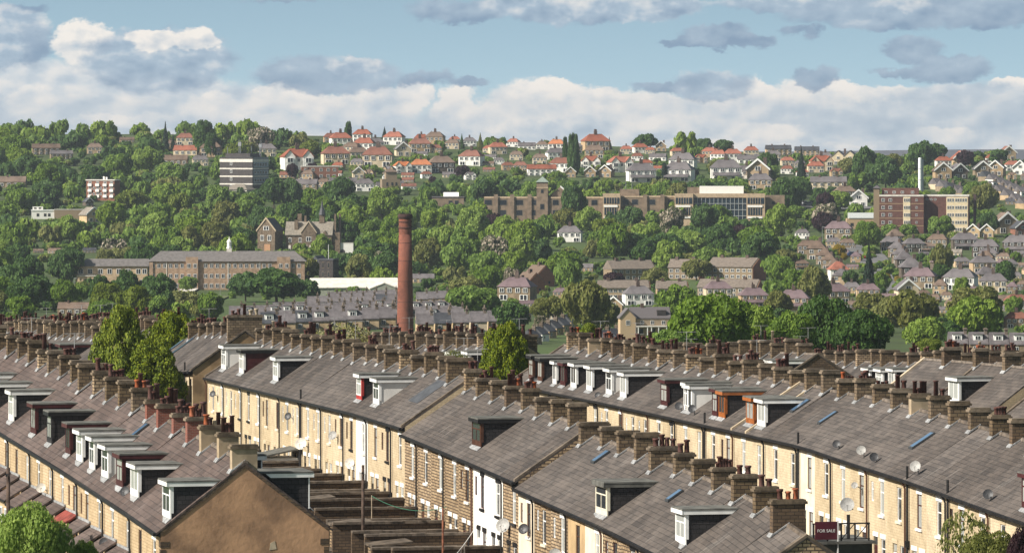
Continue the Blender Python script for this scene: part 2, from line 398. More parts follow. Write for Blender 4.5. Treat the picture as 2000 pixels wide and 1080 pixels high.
def frame_mesh(w, h, mat, tr=.33, mull=False, key=None):
    def mk():
        m = MB(); b = .07
        m.box(0, b, 0, .06, 0, h); m.box(w - b, w, 0, .06, 0, h); m.box(b, w - b, 0, .06, 0, b); m.box(b, w - b, 0, .06, h - b, h)
        if tr: m.box(b, w - b, .005, .055, h * (1 - tr) - .03, h * (1 - tr) + .03)
        if mull: m.box(w / 2 - .03, w / 2 + .03, .007, .053, b, h * (1 - tr) - .03 if tr else h - b)
        return m.mesh('window', mat)
    return cached(('fr', round(w, 2), round(h, 2), mat.name, tr, mull), mk)
def pane_mesh(w, h, mat):
    return cached(('pn', round(w, 2), round(h, 2), mat.name), lambda: MB().quad((.04, .03, .04), (w - .04, .03, .04), (w - .04, .03, h - .04), (.04, .03, h - .04)).mesh('pane', mat))
def box_mesh(name, dims, mat):
    return cached((name, tuple(round(d, 3) for d in dims), mat.name), lambda: MB().box(*dims).mesh(name, mat))
def facade(m, L, z0, z1, ops, k, depth=.15):
    xs = sorted({0, L} | {o[0] for o in ops} | {o[1] for o in ops}); zs = sorted({z0, z1} | {o[2] for o in ops} | {o[3] for o in ops})
    for a, b in zip(xs[:-1], xs[1:]):
        for c, d in zip(zs[:-1], zs[1:]):
            mx, mz = (a + b) / 2, (c + d) / 2
            if any(o[0] < mx < o[1] and o[2] < mz < o[3] for o in ops): continue
            m.quad((a, 0, c), (b, 0, c), (b, 0, d), (a, 0, d))
    for a, b, c, d in ops:
        m.quad((a, 0, c), (a, depth, c), (a, depth, d), (a, 0, d)); m.quad((b, depth, c), (b, 0, c), (b, 0, d), (b, depth, d))
        m.quad((a, 0, c), (b, 0, c), (b, depth, c), (a, depth, c)); m.quad((a, depth, d), (b, depth, d), (b, 0, d), (a, 0, d))
        m.quad((a, depth, c), (b, depth, c), (b, depth, d), (a, depth, d))
def window(root, x, z, w, h, k, fm, lm=None, sm=None, mull=False, tr=.33, dy=.06, gl=None):
    z = z + k * (x + w / 2)
    o = inst('window', frame_mesh(w, h, fm, tr, mull), root, (x, dy, z))
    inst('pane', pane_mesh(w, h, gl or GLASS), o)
    if lm: inst('lintel', box_mesh('lintel', (-.12, w + .12, -.025 - dy, .10 - dy, h, h + .26), lm), o)
    if sm: inst('sill', box_mesh('sill', (-.12, w + .12, -.09 - dy, .06 - dy, -.14, 0), sm), o)
    return o
POTK = [[(.15, 0), (.13, .08), (.12, .36), (.16, .40), (.16, .50), (.11, .50)], [(.16, 0), (.14, .1), (.12, .62), (.17, .66), (.17, .76), (.12, .76)],
        [(.13, 0), (.12, .85), (.15, .87), (.15, .93), (.1, .93)], [(.12, 0), (.11, .22), (.13, .25), (.08, .25)]]
def pot_mesh(k, mat): return cached(('pot', k, mat.name), lambda: MB().lathe(POTK[k], 8).mesh('pot', mat, True))
def chimney(root, x0, y0, zr, mat, t=.58, dpt=1.4, above=1.0, below=.85, pots=0, rr=R, tslope=.65, k=0, cap=None, potm=None, flash=True, aerial=False, twin=False):
    """Stack across the ridge; x0 near face, y0 ridge line, zr ridge height."""
    m = MB(); m.box(x0 - t, x0, y0 - dpt / 2, y0 + dpt / 2, zr - below, zr + above)
    o = m.build('chimney', mat, root)
    c = MB(); c.box(x0 - t - .07, x0 + .07, y0 - dpt / 2 - .10, y0 + dpt / 2 + .10, zr + above - .17, zr + above - .04)
    c.box(x0 - t - .02, x0 + .02, y0 - dpt / 2 - .03, y0 + dpt / 2 + .03, zr + above - .04, zr + above + .03 + .06 * rr.random())
    c.build('cap', cap or CAPST, o)
    if flash:
        f = MB(); ya = y0 - dpt / 2; zz = lambda y: zr - abs(y0 - y) * tslope + .03
        f.prism([(ya - .16, zz(ya - .16)), (ya + .02, zz(ya + .02)), (ya + .02, zz(ya) + .10), (ya - .03, zz(ya) + .10), (ya - .16, zz(ya - .16) + .03)], 'x', x0 - t - .06, x0 + .09)
        f.prism([(ya - .1, zz(ya - .1)), (y0, zz(y0)), (y0, zz(y0) + .09), (ya - .1, zz(ya - .1) + .09)], 'x', x0 + .005, x0 + .08)
        f.build('flashing', LEAD, o)
    n = pots
    for i in range(n):
        kk = rr.choice([0, 0, 1, 0, 2, 0, 3]); pm = potm or (POTO if rr.random() < .06 else (POTB if rr.random() < .04 else POT))
        y = y0 - dpt / 2 + .2 + (dpt - .4) * ((i + .5) / n) + rr.uniform(-.03, .03)
        s = rr.uniform(.9, 1.12)
        inst('pot', pot_mesh(kk, pm), o, (x0 - t / 2, y, zr + above + .02), (s, s, s * rr.uniform(.72, 1.0)))
    if aerial:
        a = MB(); zt = zr + above + 1.3
        a.tube([(x0 - t / 2, y0 + .3, zr + above - .4), (x0 - t / 2, y0 + .3, zt)], .018, 4); a.tube([(x0 - t / 2 - .3, y0 - .25, zt - .05), (x0 - t / 2 + .3, y0 + .85, zt)], .013, 4)
        for j in range(5):
            q = j / 4; px, py = x0 - t / 2 - .3 + .6 * q, y0 - .25 + 1.1 * q
            a.tube([(px - .22, py + .12, zt - .04), (px + .22, py - .12, zt - .04)], .01, 4)
        a.build('aerial', METAL, o)
    return o
def dish(root, p, yaw, size, mat, up=.35, pole=None):
    size *= .64
    if yaw < math.radians(74): yaw = math.radians(R.uniform(48, 76))
    def mk():
        m = MB(); n = 14; prof = [(.02, .0), (.18, .012), (.34, .045), (.5, .10)]
        m.lathe(prof, n, cap=False); m.lathe([(r, z - .012) for r, z in prof], n, cap=False)
        m.tube([(0, -.45, .08), (0, -.12, .42)], .018, 4); m.box(-.05, .05, -.16, -.06, .38, .48)
        return m.mesh('satellite_dish', mat, False)
    o = inst('satellite_dish', cached(('dish', mat.name), mk), root, p, (size,) * 3)
    o.rotation_euler = (math.radians(90) - up, 0, yaw)
    m = MB()
    q = Vector(p)
    if pole: m.tube([(q.x, q.y + .12, q.z), (q.x, q.y + .2, q.z - pole)], .03, 5)
    else: m.tube([(q.x, q.y, q.z), (q.x, q.y + .25, q.z - .1), (q.x, max(q.y + .3, .05), q.z - .25)], .03, 5)
    m.build('dish_bracket', METAL, root)
    return o
def dormer(root, xa, xb, He, t, rise, k, st, yf=.95, flip=None, top=None):
    """st = (frame, front panel, cheek, fascia) materials"""
    fr, fp, ck, fa = st
    z0 = He + yf * t + k * xb; zt = (He + rise - .12 if top is None else top) + k * xb; yt = (zt - k * xb - He) / t
    if flip: par = empty('dormer', (flip[0], flip[1], 0), math.pi); par.parent = root
    b = MB().prism([(yf, z0 - .3), (yt, zt - .02), (yf, zt - .02)], 'x', xa, xb)
    o = b.build('dormer', ck, root)
    r = MB().box(xa - .14, xb + .14, yf - .24, yt + .25, zt, zt + .08); r.build('dormer_roof', FELT, o)
    f = MB().box(xa - .13, xb + .13, yf - .25, yf - .20, zt - .2, zt - .004)
    f.prism([(yf - .196, zt - .2), (yt - .3, zt - .2), (yt - .05, zt - .004), (yf - .196, zt - .004)], 'x', xb + .07, xb + .12)
    f.prism([(yf - .196, zt - .2), (yt - .3, zt - .2), (yt - .05, zt - .004), (yf - .196, zt - .004)], 'x', xa - .12, xa - .07)
    f.build('fascia', fa, o)
    w = xb - xa; h = zt - .2 - z0; hp = .3
    MB().box(xa - .03, xb + .03, yf - .05, yf + .01, z0 - .05, z0 + hp).box(xa - .03, xa + .1, yf - .05, yf + .01, z0 + hp, zt - .02).box(xb - .1, xb + .035, yf - .05, yf + .12, z0 + hp, zt - .02).box(xa + .1, xb - .1, yf - .05, yf + .01, zt - .2, zt - .02).build('front_panel', fp, o)
    wo = inst('dormer_window', frame_mesh(w - .2, h - hp, fr, .0 if R.random() < .4 else .35, True), o, (xa + .1, yf - .07, z0 + hp))
    inst('pane', pane_mesh(w - .2, h - hp, GLASS), o, (xa + .1, yf - .07, z0 + hp))
    MB().prism([(yf - .27, He + (yf - .27) * t + k * xb + .01), (yf - .051, z0 - .02), (yf - .051, z0 + .05), (yf - .27, He + (yf - .27) * t + k * xb + .04)], 'x', xa - .05, xb + .05).build('apron', LEAD, o)
    if flip:
        o.parent = root; bpy.data.objects.remove(par)
        o.location = (flip[0], flip[1], 0); o.rotation_euler = (0, 0, math.pi)
    return o
def rooflight(root, x, y0, y1, w, He, t, k, mat=None):
    z = lambda y: He + y * t + k * x
    o = MB().prism([(y0, z(y0) + .01), (y1, z(y1) + .01), (y1, z(y1) + .12), (y0, z(y0) + .12)], 'x', x, x + w).build('rooflight', mat or DKWIN, root)
    e = .07
    MB().prism([(y0 + e, z(y0 + e) + .115), (y1 - e, z(y1 - e) + .115), (y1 - e, z(y1 - e) + .13), (y0 + e, z(y0 + e) + .13)], 'x', x + e, x + w - e).build('pane', GLASSB, o)

class Row:
    def __init__(s, vp, A, Yf, Yn, hk, w, rise, pitch=4.15):
        s.vp, s.A, s.Yf, s.Yn, s.w, s.rise = vp, A, Yf, Yn, w, rise
        s.th = math.atan((1000 - vp) / F); s.hk = sorted(hk)
        s.dyf = .6; s.S = (Yf - Yn) / math.cos(s.th); s.n = max(1, round(s.S / pitch)); s.L = s.S / s.n
        s.t = rise / w
    def eave(s, Y, eps=0): return HC - float(np.interp(Y + eps, [a for a, b in s.hk], [b for a, b in s.hk]))
    def Y(s, d): return s.Yf - d * math.cos(s.th)
    def pos(s, d):
        Y = s.Y(d); return s.A - Y * math.tan(s.th), Y
    def find(s, x, p=0.0):
        """house number and local x of the point of the row seen at column x, p metres behind the front"""
        A2 = s.A + p / math.cos(s.th); Yq = F * A2 / (x - s.vp)
        d = (s.Yf - (Yq - p * math.sin(s.th))) / math.cos(s.th)
        i = min(s.n - 1, max(0, int(d // s.L))); return i, d - i * s.L
    def frame(s, i):
        d = i * s.L; X, Y = s.pos(d); X2, Y2 = s.pos(d + s.L)
        za = s.eave(Y, -.02); zb = s.eave(Y2, .02)
        return X, Y, za - HE, (zb - za) / s.L
    def local(s, i, x, y, z):
        """world point of a house's local point"""
        X, Y, zb, k = s.frame(i); c, n = math.cos(s.th), math.sin(s.th)
        return Vector((X + x * n + y * c, Y - x * c + y * n, zb + z))
    @property
    def rz(s): return math.atan2(-math.cos(s.th), math.sin(s.th))

def house(row, i, sp):
    g = sp.get
    X, Y, zb, k = row.frame(i); L = row.L; w = row.w; rise = row.rise + R.uniform(-.05, .05); t = rise / w
    root = empty('terraced_house', (X, Y, zb), row.rz)
    tag(root, sp['label'], 'house', sp['group'])
    det = g('detail', 2); wm = sp['wall']
    lint, sill, frm = g('lintel', WHITEP), g('sill', WHITEP), g('frame', WHITEP)
    # openings in the front wall
    ops = []; wins = []
    if det == 2:
        cx = g('cx', 2.3)
        zt = HE - .62; h = g('wh', 1.85); ww = .95
        wins.append((cx, zt - h, ww, h, frm, lint, sill))
        if g('small'): wins.append((.55, zt - 1.25, .6, 1.1, g('frame2', frm), None, None))
        if g('groundfloor', True):
            wins.append((2.75, .75, .95, 1.7, frm, lint, sill))
        for a in wins: ops.append((a[0], a[0] + a[2], a[1], a[1] + a[3]))
        if g('groundfloor', True): ops.append((1.15, 2.05, .05, 2.45))
    m = MB(); facade(m, L, -4, HE + .05, ops, k)
    wallh = lambda y: HE + min(y, 2 * w - y) * t
    e = .003
    for x, sgn in ((e, 1), (L - e, -1)):
        pts = [(x, 0, -4), (x, 2 * w, -4), (x, 2 * w, HE), (x, w, HE + rise - .02), (x, 0, HE)]
        if (g('end_near') and sgn == -1): continue
        m.add(pts, [(0, 1, 2, 3, 4) if sgn == -1 else (4, 3, 2, 1, 0)])
    m.quad((L, 2 * w, -4), (0, 2 * w, -4), (0, 2 * w, HE), (L, 2 * w, HE))
    m.shear(k); m.build('wall', wm, root)
    if g('end_near'):
        em = g('end_mat', wm)
        gm = MB().prism([(0, -4), (2 * w, -4), (2 * w, HE), (w, HE + rise - .02), (0, HE)], 'x', L - .25, L + .06); gm.shear(k); gm.build('gable_wall', em, root)
        if g('quoins'):
            pc = MB().prism([(5.35, 5.0), (5.7, 5.05), (5.62, 5.45), (5.4, 5.35)], 'x', L + .061, L + .075); pc.build('bare_patch', COPEL, root)
            MB().tube([(L + .075, 3.9, 4.1), (L + .08, 4.5, 3.4)], .018, 4).box(L + .06, L + .12, 3.86, 3.95, 4.06, 4.14).build('cable', BLACKP, root)
            vb = MB()
            for (ya, yb2) in ((0, w), (w, 2 * w)):
                za, zb2 = (HE, HE + rise) if ya == 0 else (HE + rise, HE)
                vb.prism([(ya, za - .16), (yb2, zb2 - .16), (yb2, zb2 + .02), (ya, za + .02)], 'x', L + .061, L + .09)
            vb.shear(k); vb.build('verge_mortar', DARKST, root)
            q = MB()
            for yq in (0, 2 * w):
                for j in range(24):
                    ln = .42 if j % 2 else .24
                    z = -3.8 + j * .4
                    if z > HE - .5: break
                    if yq == 0: q.box(L - ln, L + .075, -.02, ln, z, z + .3)
                    else: q.box(L - ln, L + .075, 2 * w - ln, 2 * w + .02, z, z + .3)
            q.shear(k); q.build('quoins', DARKST, root)
    # roof
    ov = .22; th = .11; xe = L + (.10 if g('end_near') else 0)
    zz = lambda y: HE + y * t
    out = [(-ov, zz(-ov)), (w, HE + rise), (2 * w + ov, zz(-ov)), (2 * w + ov, zz(-ov) + th), (w, HE + rise + th), (-ov, zz(-ov) + th)]
    MB().prism(out, 'x', 0, xe).shear(k).build('roof', sp['roof'], root)
    HR = HE + th            # top of the slates at the eave line
    if det >= 1:
        rt = MB().prism([(w - .16, HE + rise + th - .08), (w + .16, HE + rise + th - .08), (w + .1, HE + rise + th + .07), (w - .1, HE + rise + th + .07)], 'x', 0, xe)
        rt.shear(k); rt.build('ridge_tiles', g('ridge', RIDGET), root)
    if det == 2:
        gm = g('gutter', BLACKP); q = MB(); zg = zz(-ov)
        q.box(0, xe, -ov - .16, -ov + .02, zg - .06, zg + .09); q.shear(k); q.build('gutter', gm, root)
        q = MB(); q.box(0, L, -.06, -.001, HE - .30, HE - .08)
        nb = int(L / .36)
        for j in range(nb): q.box((j + .3) * L / nb, (j + .3) * L / nb + .12, -.2, -.061, HE - .26, HE - .06)
        q.shear(k); q.build('eaves_cornice', g('cornice', BLACKP), root)
        if g('pipe', True):
            q = MB(); xp = g('pipe_x', .06); zk = k * xp
            q.tube([(xp, -ov - .08, HE - .1 + zk), (xp, -.12, HE - .55 + zk), (xp, -.11, -3)], .055, 6); q.build('drainpipe', g('pipe_m', BLACKP), root)
            if g('soil'):
                q = MB(); q.tube([(xp + .5, -.12, HE + .7), (xp + .5, -.12, 2.6), (xp + .5, -.14, -3)], .07, 6); q.box(xp + .36, xp + .64, -.22, -.01, 2.5, 2.85); q.build('soil_pipe', BLACKP, root)
        for a in wins: window(root, a[0], a[1], a[2], a[3], k, a[4], a[5], a[6], mull=False, tr=(0.33 if a[3] > 1.3 else .4), dy=.05)
        if g('groundfloor', True):
            dm = g('door', BROWNP); zk = k * 1.6
            d = MB().box(1.15, 2.05, .06, .12, .05, 1.95); d.box(1.25, 1.95, .05, .06, .2, .9).box(1.25, 1.95, .05, .06, 1.05, 1.85)
            d.shear(0); d = d.build('door', dm, root, (0, 0, zk))
            MB().quad((1.15, .09, 2.0), (2.05, .09, 2.0), (2.05, .09, 2.42), (1.15, .09, 2.42)).build('fanlight', GLASS, d)
            if lint: MB().box(1.03, 2.17, -.025, .1, 2.45, 2.7).build('lintel', lint, d)
    if g('chim', True):
        chimney(root, L - .02 - g('chx', 0), w, HE + rise + th + k * (L - g('chx', 0)), g('stack', STACKST), pots=g('pots', 0), tslope=t, above=g('above', 1.0), dpt=g('dpt', 1.4), flash=det >= 1, potm=g('potm'), aerial=g('aerial', False), cap=g('cap'))
    for x0, x1, yf, yt_, mt in g('patches', ()):
        MB().prism([(yf, HR + yf * t + .006), (yt_, HR + yt_ * t + .006), (yt_, HR + yt_ * t + .03), (yf, HR + yf * t + .03)], 'x', x0, x1).shear(k).build('roof_patch', mt, root)
    if g('coping'):
        for xc, cm in g('coping'):
            c = MB(); z = lambda y: HE + min(y, 2 * w - y) * t + th
            c.prism([(-ov, z(-ov) - .02), (w, z(w) - .02), (w, z(w) + .13), (-ov, z(-ov) + .13)], 'x', xc - .16, xc + .16)
            c.prism([(w + .01, z(w) - .02), (2 * w + ov, z(-ov) - .02), (2 * w + ov, z(-ov) + .13), (w + .01, z(w) + .13)], 'x', xc - .16, xc + .16)
            c.shear(k); c.build('coping', cm, root)
    for (xa, xb, st, yf) in g('dormers', ()): dormer(root, xa, xb, HR, t, rise, k, st, yf, top=HR + min(rise - .2, yf * t + R.uniform(1.62, 1.8)))
    for (xa, xb, st, yf) in g('rear_dormers', ()): dormer(root, xa, xb, HR, t, rise, 0, st, yf, flip=(L, 2 * w), top=HR + rise - .8)
    for (x, y0, y1, ww) in g('lights', ()): rooflight(root, x, y0, y1, ww, HR, t, k)
    for (x, y, z, yaw, size, dm, pole) in g('dishes', ()): dish(root, (x, y, z + k * x), yaw, size, dm, pole=pole)
    if g('leanto'):
        lm = g('leanto'); d0 = 1.35; a, b = .35, L - .35
        q = MB().box(a, b, -d0 + .1, -.002, -4, 3.05); bo = q.build('bay', g('bay_m', TAN), root)
        MB().prism([(-d0 - .12, 3.05), (-.004, 3.95), (-.004, 4.06), (-d0 - .12, 3.16)], 'x', a - .15, b + .15).build('bay_roof', lm, bo)
        MB().box(a - .15, b + .15, -.09, -.003, 4.02, 4.14).build('flashing', LEAD, bo)
        MB().box(a - .16, b + .16, -d0 - .2, -d0 - .12, 3.0, 3.11).build('gutter', BLACKP, bo)
        for xx in (a + .3, b - 1.3):
            inst('bay_window', frame_mesh(1.0, 1.5, WHITEP, .33, False), bo, (xx, -d0 + .03, 1.1)); inst('pane', pane_mesh(1.0, 1.5, GLASS), bo, (xx, -d0 + .03, 1.1))
    return root

WS = (WHITEP, WHITEP, CHEEK, WHITEP); WW = (WHITEP, WHITEP, WHITEW, WHITEP); MS = (MAROON, MAROON, CHEEK, MAROON); BS = (BROWNP, BROWNP, CHEEK, BLACKP)
KS = (BLACKP, CHEEK, CHEEK, BLACKP); OS = (ORANGEP, ORANGEP, CHEEK, ORANGEP); OO = (ORANGEP, ORANGEP, ORANGEP, ORANGEP); RS = (WHITEP, REDP, CHEEK, WHITEP); WM = (WHITEP, WHITEP, MAROON, BLACKP); CS = (CREAMP, CREAMP, CHEEK, FELT)
DNAME = {id(WS): 'white-framed dormer', id(WW): 'all-white dormer', id(MS): 'maroon dormer', id(BS): 'brown dormer', id(KS): 'black dormer', id(OS): 'orange dormer', id(OO): 'orange dormer', id(RS): 'red-white dormer', id(WM): 'maroon-sided dormer', id(CS): 'cream dormer'}
WNAME = {'buff_stone': 'buff stone', 'tan_stone': 'tan stone', 'brown_stone': 'brown stone', 'white_render': 'white rendered', 'cream_render': 'cream rendered', 'tan_render': 'tan rendered', 'sooty_stone': 'sooty stone', 'brown_render': 'brown rendered', 'red_brick': 'red brick'}

def build_row(row, name, group, wall_of, roof, dormers=(), lights=(), dishes=(), patches=(), rear=(), over=None, base=None, seed=1, potp=.5, skip=()):
    rr = random.Random(seed); sp = []
    for i in range(row.n):
        X, Y = row.pos((i + .5) * row.L); xi = 1000 + F * X / Y
        s = dict(base or {}); s['wall'] = wall_of(xi, i, rr); s['roof'] = roof
        s['pots'] = rr.choice([2, 3, 3, 4, 4, 5]) if rr.random() < potp else 0
        s['above'] = rr.uniform(.72, 1.1); s['dpt'] = rr.choice([1.0, 1.1, 1.15, 1.2, 1.25, 1.6])
        s['aerial'] = rr.random() < .12
        s['pipe'] = i % 2 == 0; s['pipe_m'] = rr.choice([BLACKP, BLACKP, BLACKP, BROWNP]); s['soil'] = rr.random() < .18
        s['small'] = rr.random() < .35; s['cx'] = rr.uniform(1.9, 2.5)
        q = rr.random()
        s['frame'] = WHITEP if q < .66 else (BROWNP if q < .86 else MAROON)
        ls = rr.random(); s['lintel'] = WHITEP if ls < .55 else (BLACKP if ls < .7 else s['wall']); s['sill'] = WHITEP if ls < .5 else (BLACKP if ls < .7 else CREAMP)
        s['door'] = rr.choice([WHITEP, BROWNP, MAROON, WHITEP, BLACKP]); s['dormers'] = []; s['rear_dormers'] = []; s['lights'] = []; s['dishes'] = []; s['patches'] = []; s['coping'] = []
        q = rr.random(); s['stack'] = STACKST if q < .78 else (BROWNST if q < .92 else (DARKST if q < .97 else STONER))
        sp.append(s)
    L = row.L
    for d in dormers:
        x, st = d[0], d[1]; wd = d[2] if len(d) > 2 else 1.9; yf = d[3] if len(d) > 3 else row.dyf
        i, xl = row.find(x, yf); a = min(max(xl - wd / 2, .18), L - wd - .18); sp[i]['dormers'].append((a, a + wd, st, yf))
    for d in rear:
        i = d[0]; a = d[1]; sp[i]['rear_dormers'].append((a, a + d[2], d[3], d[4]))
    for x, y0, y1, ww in lights:
        i, xl = row.find(x, (y0 + y1) / 2); sp[i]['lights'].append((min(max(xl - ww / 2, .1), L - ww - .75), y0, y1, ww))
    for x, y, z, yaw, size, dm, pole in dishes:
        i, xl = row.find(x, y); sp[i]['dishes'].append((min(max(xl, .1), L - .1), y, z, yaw, size, dm, pole))
    for x, wd, y0, y1, mt in patches:
        i, xl = row.find(x, y0); a = min(max(xl - wd / 2, .05), L - wd - .05); sp[i]['patches'].append((a, a + wd, y0, y1, mt))
    for i, dct in (over or {}).items():
        sp[i % row.n].update(dct)
    out = []
    for i, s in enumerate(sp):
        if i in skip: continue
        f = ''
        if s['dormers']:
            a = DNAME[id(s['dormers'][0][2])]
            f = a if len(s['dormers']) == 1 else 'two dormers'
        elif s['lights']: f = 'rooflight'
        elif s['dishes']: f = 'satellite dish'
        elif s['pots'] > 2: f = 'many pots'
        elif s['coping']: f = 'stone verge'
        else: f = 'plain roof'
        wn = WNAME.get(s['wall'].name, 'stone')
        s['label'] = s.get('label') or f'{wn} house with {f}, {ordw(row.n - i)} from near end of {name}'
        s['group'] = group
        out.append(house(row, i, s))
    return out

# ---- the three near terraces
rowL = Row(-1550, 46.2, 366, 260.3, [(255, 20.2), (260.3, 20.0), (269, 19.6), (289.8, 18.8), (313, 18.06), (340, 17.6), (370, 17.3)], 4.15, 3.15)
rowM = Row(-1250, 64.0, 406, 252.6, [(252, 22.6), (262.9, 21.45), (275.3, 20.95), (295.9, 20.3), (296.1, 20.05), (308.7, 19.75), (328.5, 19.22), (328.7, 18.92), (344.9, 18.9), (372.5, 19.2), (406, 19.55)], 4.1, 2.75)
rowR = Row(-1000, 76.9, 404.4, 243, [(243, 21.4), (265.9, 20.75), (266.1, 20.15), (273.4, 20.0), (290, 19.55), (305.8, 19.28), (313.3, 19.1), (338.3, 19.27), (370.4, 19.53), (404.4, 19.93)], 4.15, 2.65)

rowL.dyf = .55; rowM.dyf = .8; rowR.dyf = .5
def wallL(x, i, rr): return TAN if x > -200 else BUFF
yw = math.pi * .5
lt = lambda i: SLATER
overL = {}
for i in range(rowL.n):
    overL[i] = dict(wh=1.55, leanto=(REDT if i == rowL.n - 7 else SLATER), groundfloor=False, stack=STACKST if i % 5 else BROWNST)
for j in range(4, 8): overL[rowL.n - j]['stack'] = REDBRICK; overL[rowL.n - j]['pots'] = 4
for j in (2, 3): overL[rowL.n - j]['stack'] = STONER; overL[rowL.n - j]['pots'] = 4
overL[rowL.n - 1].update(end_near=True, end_mat=BROWNR, quoins=True, stack=STONER, pots=0, above=.8, dpt=1.25)
build_row(rowL, 'brown-gabled terrace', 'houses of the terrace that ends in a brown gable', wallL, SLATER,
    dormers=[(-45, WW, 2.2), (-15, WS, 2.0), (18, WS, 1.9), (66, MS, 1.9), (100, KS, 1.7), (134, MS, 1.6), (150, WS, 2.0), (181, WS, 1.7), (204, WW, 2.1), (235, MS, 2.0), (264, WS, 2.3), (327, WS, 2.2)],
    lights=[(268, 2.4, 3.5, .7)],
    dishes=[(80, -.35, 4.5, math.radians(35), .85, DISHW, None), (203, -.35, 3.9, math.radians(20), .8, DISHD, None), (244, .35, 6.75, math.radians(-20), .8, DISHD, .5)],
    rear=[(rowL.n - 1, .45, 2.6, (WHITEP, WHITEP, CHEEK, WHITEP), .9), (rowL.n - 3, .6, 2.4, (WHITEP, WHITEP, CHEEK, WHITEP), 1.6)],
    over=overL, seed=11, potp=.45)

def wallM(x, i, rr):
    for lim, m in ((697, BUFF), (716, WHITEW), (790, BUFF), (925, BROWNST), (985, WHITEW), (1019, BROWNST), (1056, CREAM), (1120, BROWNST), (1155, TANR), (1193, CREAM), (9999, BROWNST)):
        if x < lim: return m
iS1, _ = rowM.find(795); iS2, _ = rowM.find(1020)
stepM1 = int(round((406 - 328.6) / math.cos(rowM.th) / rowM.L)); stepM2 = int(round((406 - 296) / math.cos(rowM.th) / rowM.L))
for st, (Ya, ha, hb) in ((stepM1, (328.6, 19.22, 18.92)), (stepM2, (296, 20.3, 20.05))):
    Yb = rowM.Y(st * rowM.L)
    rowM.hk = sorted([p for p in rowM.hk if abs(p[0] - Ya) > .2] + [(Yb - .01, ha + .1), (Yb + .01, hb)])
overM = {stepM1 - 1: dict(coping=[(rowM.L - .16, COPE)], pots=0), stepM2 - 1: dict(coping=[(rowM.L - .16, COPE)]), 0: dict(coping=[(.16, COPE)]),
         rowM.n - 1: dict(end_near=True, end_mat=BROWNST, coping=[(rowM.L - .02, COPE)], pots=3, potm=None, above=1.15, dpt=1.6, stack=DARKST)}
build_row(rowM, 'middle terrace', 'houses of the middle terrace', wallM, SLATE,
    dormers=[(438, WW, 2.0), (474, WM, 1.9), (539, WS, 2.0), (697, RS, 1.8), (737, WW, 2.0), (931, BS, 2.5), (1176, CS, 2.6, .35), (1322, WS, 2.0, .8)],
    lights=[(1172, 2.6, 3.5, .8), (1316, 2.2, 3.0, .7)], patches=[(815, 3.0, 1.6, 3.5, plain('new_slate_patch', (.075, .078, .085), .6, .15, 2, .05)), (1480, 1.5, 1.0, 2.4, plain('new_slate_patch', (.075, .078, .085), .6, .15, 2, .05))],
    dishes=[(416, -.35, 5.1, math.radians(40), .8, DISHD, None), (563, -.35, 4.9, math.radians(50), .85, DISHD, None), (650, -.35, 4.4, math.radians(40), .95, DISHG, None), (588, -.5, 3.3, math.radians(10), 1.3, DISHW, None), (683, -.3, 2.9, math.radians(40), 1.0, DISHW, None),
            (983, -.35, 3.5, math.radians(30), 1.3, DISHG, None), (1023, -.35, 4.2, math.radians(55), .95, DISHD, None), (1084, -.35, 3.6, math.radians(15), 1.1, DISHG, None), (1112, -.35, 2.7, math.radians(15), .9, DISHG, None)],
    over=overM, seed=22, potp=.42, base=dict(chx=3.1))

def wallR(x, i, rr):
    for a, b in ((1552, 1592), (1830, 1868), (1958, 1999)):
        if a < x < b: return CREAM
    return BUFF
stepR = int(round((404.4 - 266) / math.cos(rowR.th) / rowR.L)); Yb = rowR.Y(stepR * rowR.L)
rowR.hk = sorted([p for p in rowR.hk if abs(p[0] - 266) > .2] + [(Yb - .01, 20.7), (Yb + .01, 20.15)])
iA, _ = rowR.find(1448)
overR = {stepR - 1: dict(coping=[(rowR.L - .16, COPE)]), iA: dict(coping=[(.12, COPEL), (rowR.L - .14, COPEL)]), 0: dict(coping=[(.16, COPE)])}
for j in (1, 2, 3): overR[stepR - j] = {**overR.get(stepR - j, {}), 'cap': WHITEP, 'pots': 0}
build_row(rowR, 'long buff terrace', 'houses of the long buff terrace', wallR, SLATE,
    dormers=[(1038, BS, 1.7), (1054, BS, 1.7), (1084, WS, 1.3), (1100, MS, 1.7), (1119, WS, 1.9), (1152, WS, 1.9), (1190, WW, 1.9), (1218, WS, 1.9), (1298, MS, 2.0), (1336, WS, 1.2), (1346, WW, 2.0), (1394, MS, 1.5), (1411, OS, 1.7), (1466, OO, 2.0), (1487, WS, 2.0), (1996, MS, 2.0)],
    lights=[(1562, 1.9, 3.0, .8), (1620, 1.5, 2.6, .6), (1800, 1.6, 2.9, .75)],
    dishes=[(1045, .3, 6.6, math.radians(-20), .8, DISHD, .5), (1168, .2, 6.5, math.radians(-20), .75, DISHD, .5), (1326, .15, 6.9, math.radians(-10), .85, DISHD, .6), (1352, .15, 6.9, math.radians(-10), .85, DISHD, .6),
            (1634, .2, 6.8, math.radians(-25), .75, DISHD, .6), (1682, .15, 6.9, math.radians(0), .85, DISHG, .6), (1707, .15, 6.75, math.radians(-15), .8, DISHD, .6), (1788, .15, 6.95, math.radians(0), .95, DISHG, .7), (1930, .15, 6.8, math.radians(-15), .85, DISHD, .6), (1669, -.4, 5.0, math.radians(20), .6, DISHG, None)],
    over=overR, seed=35, potp=.55)

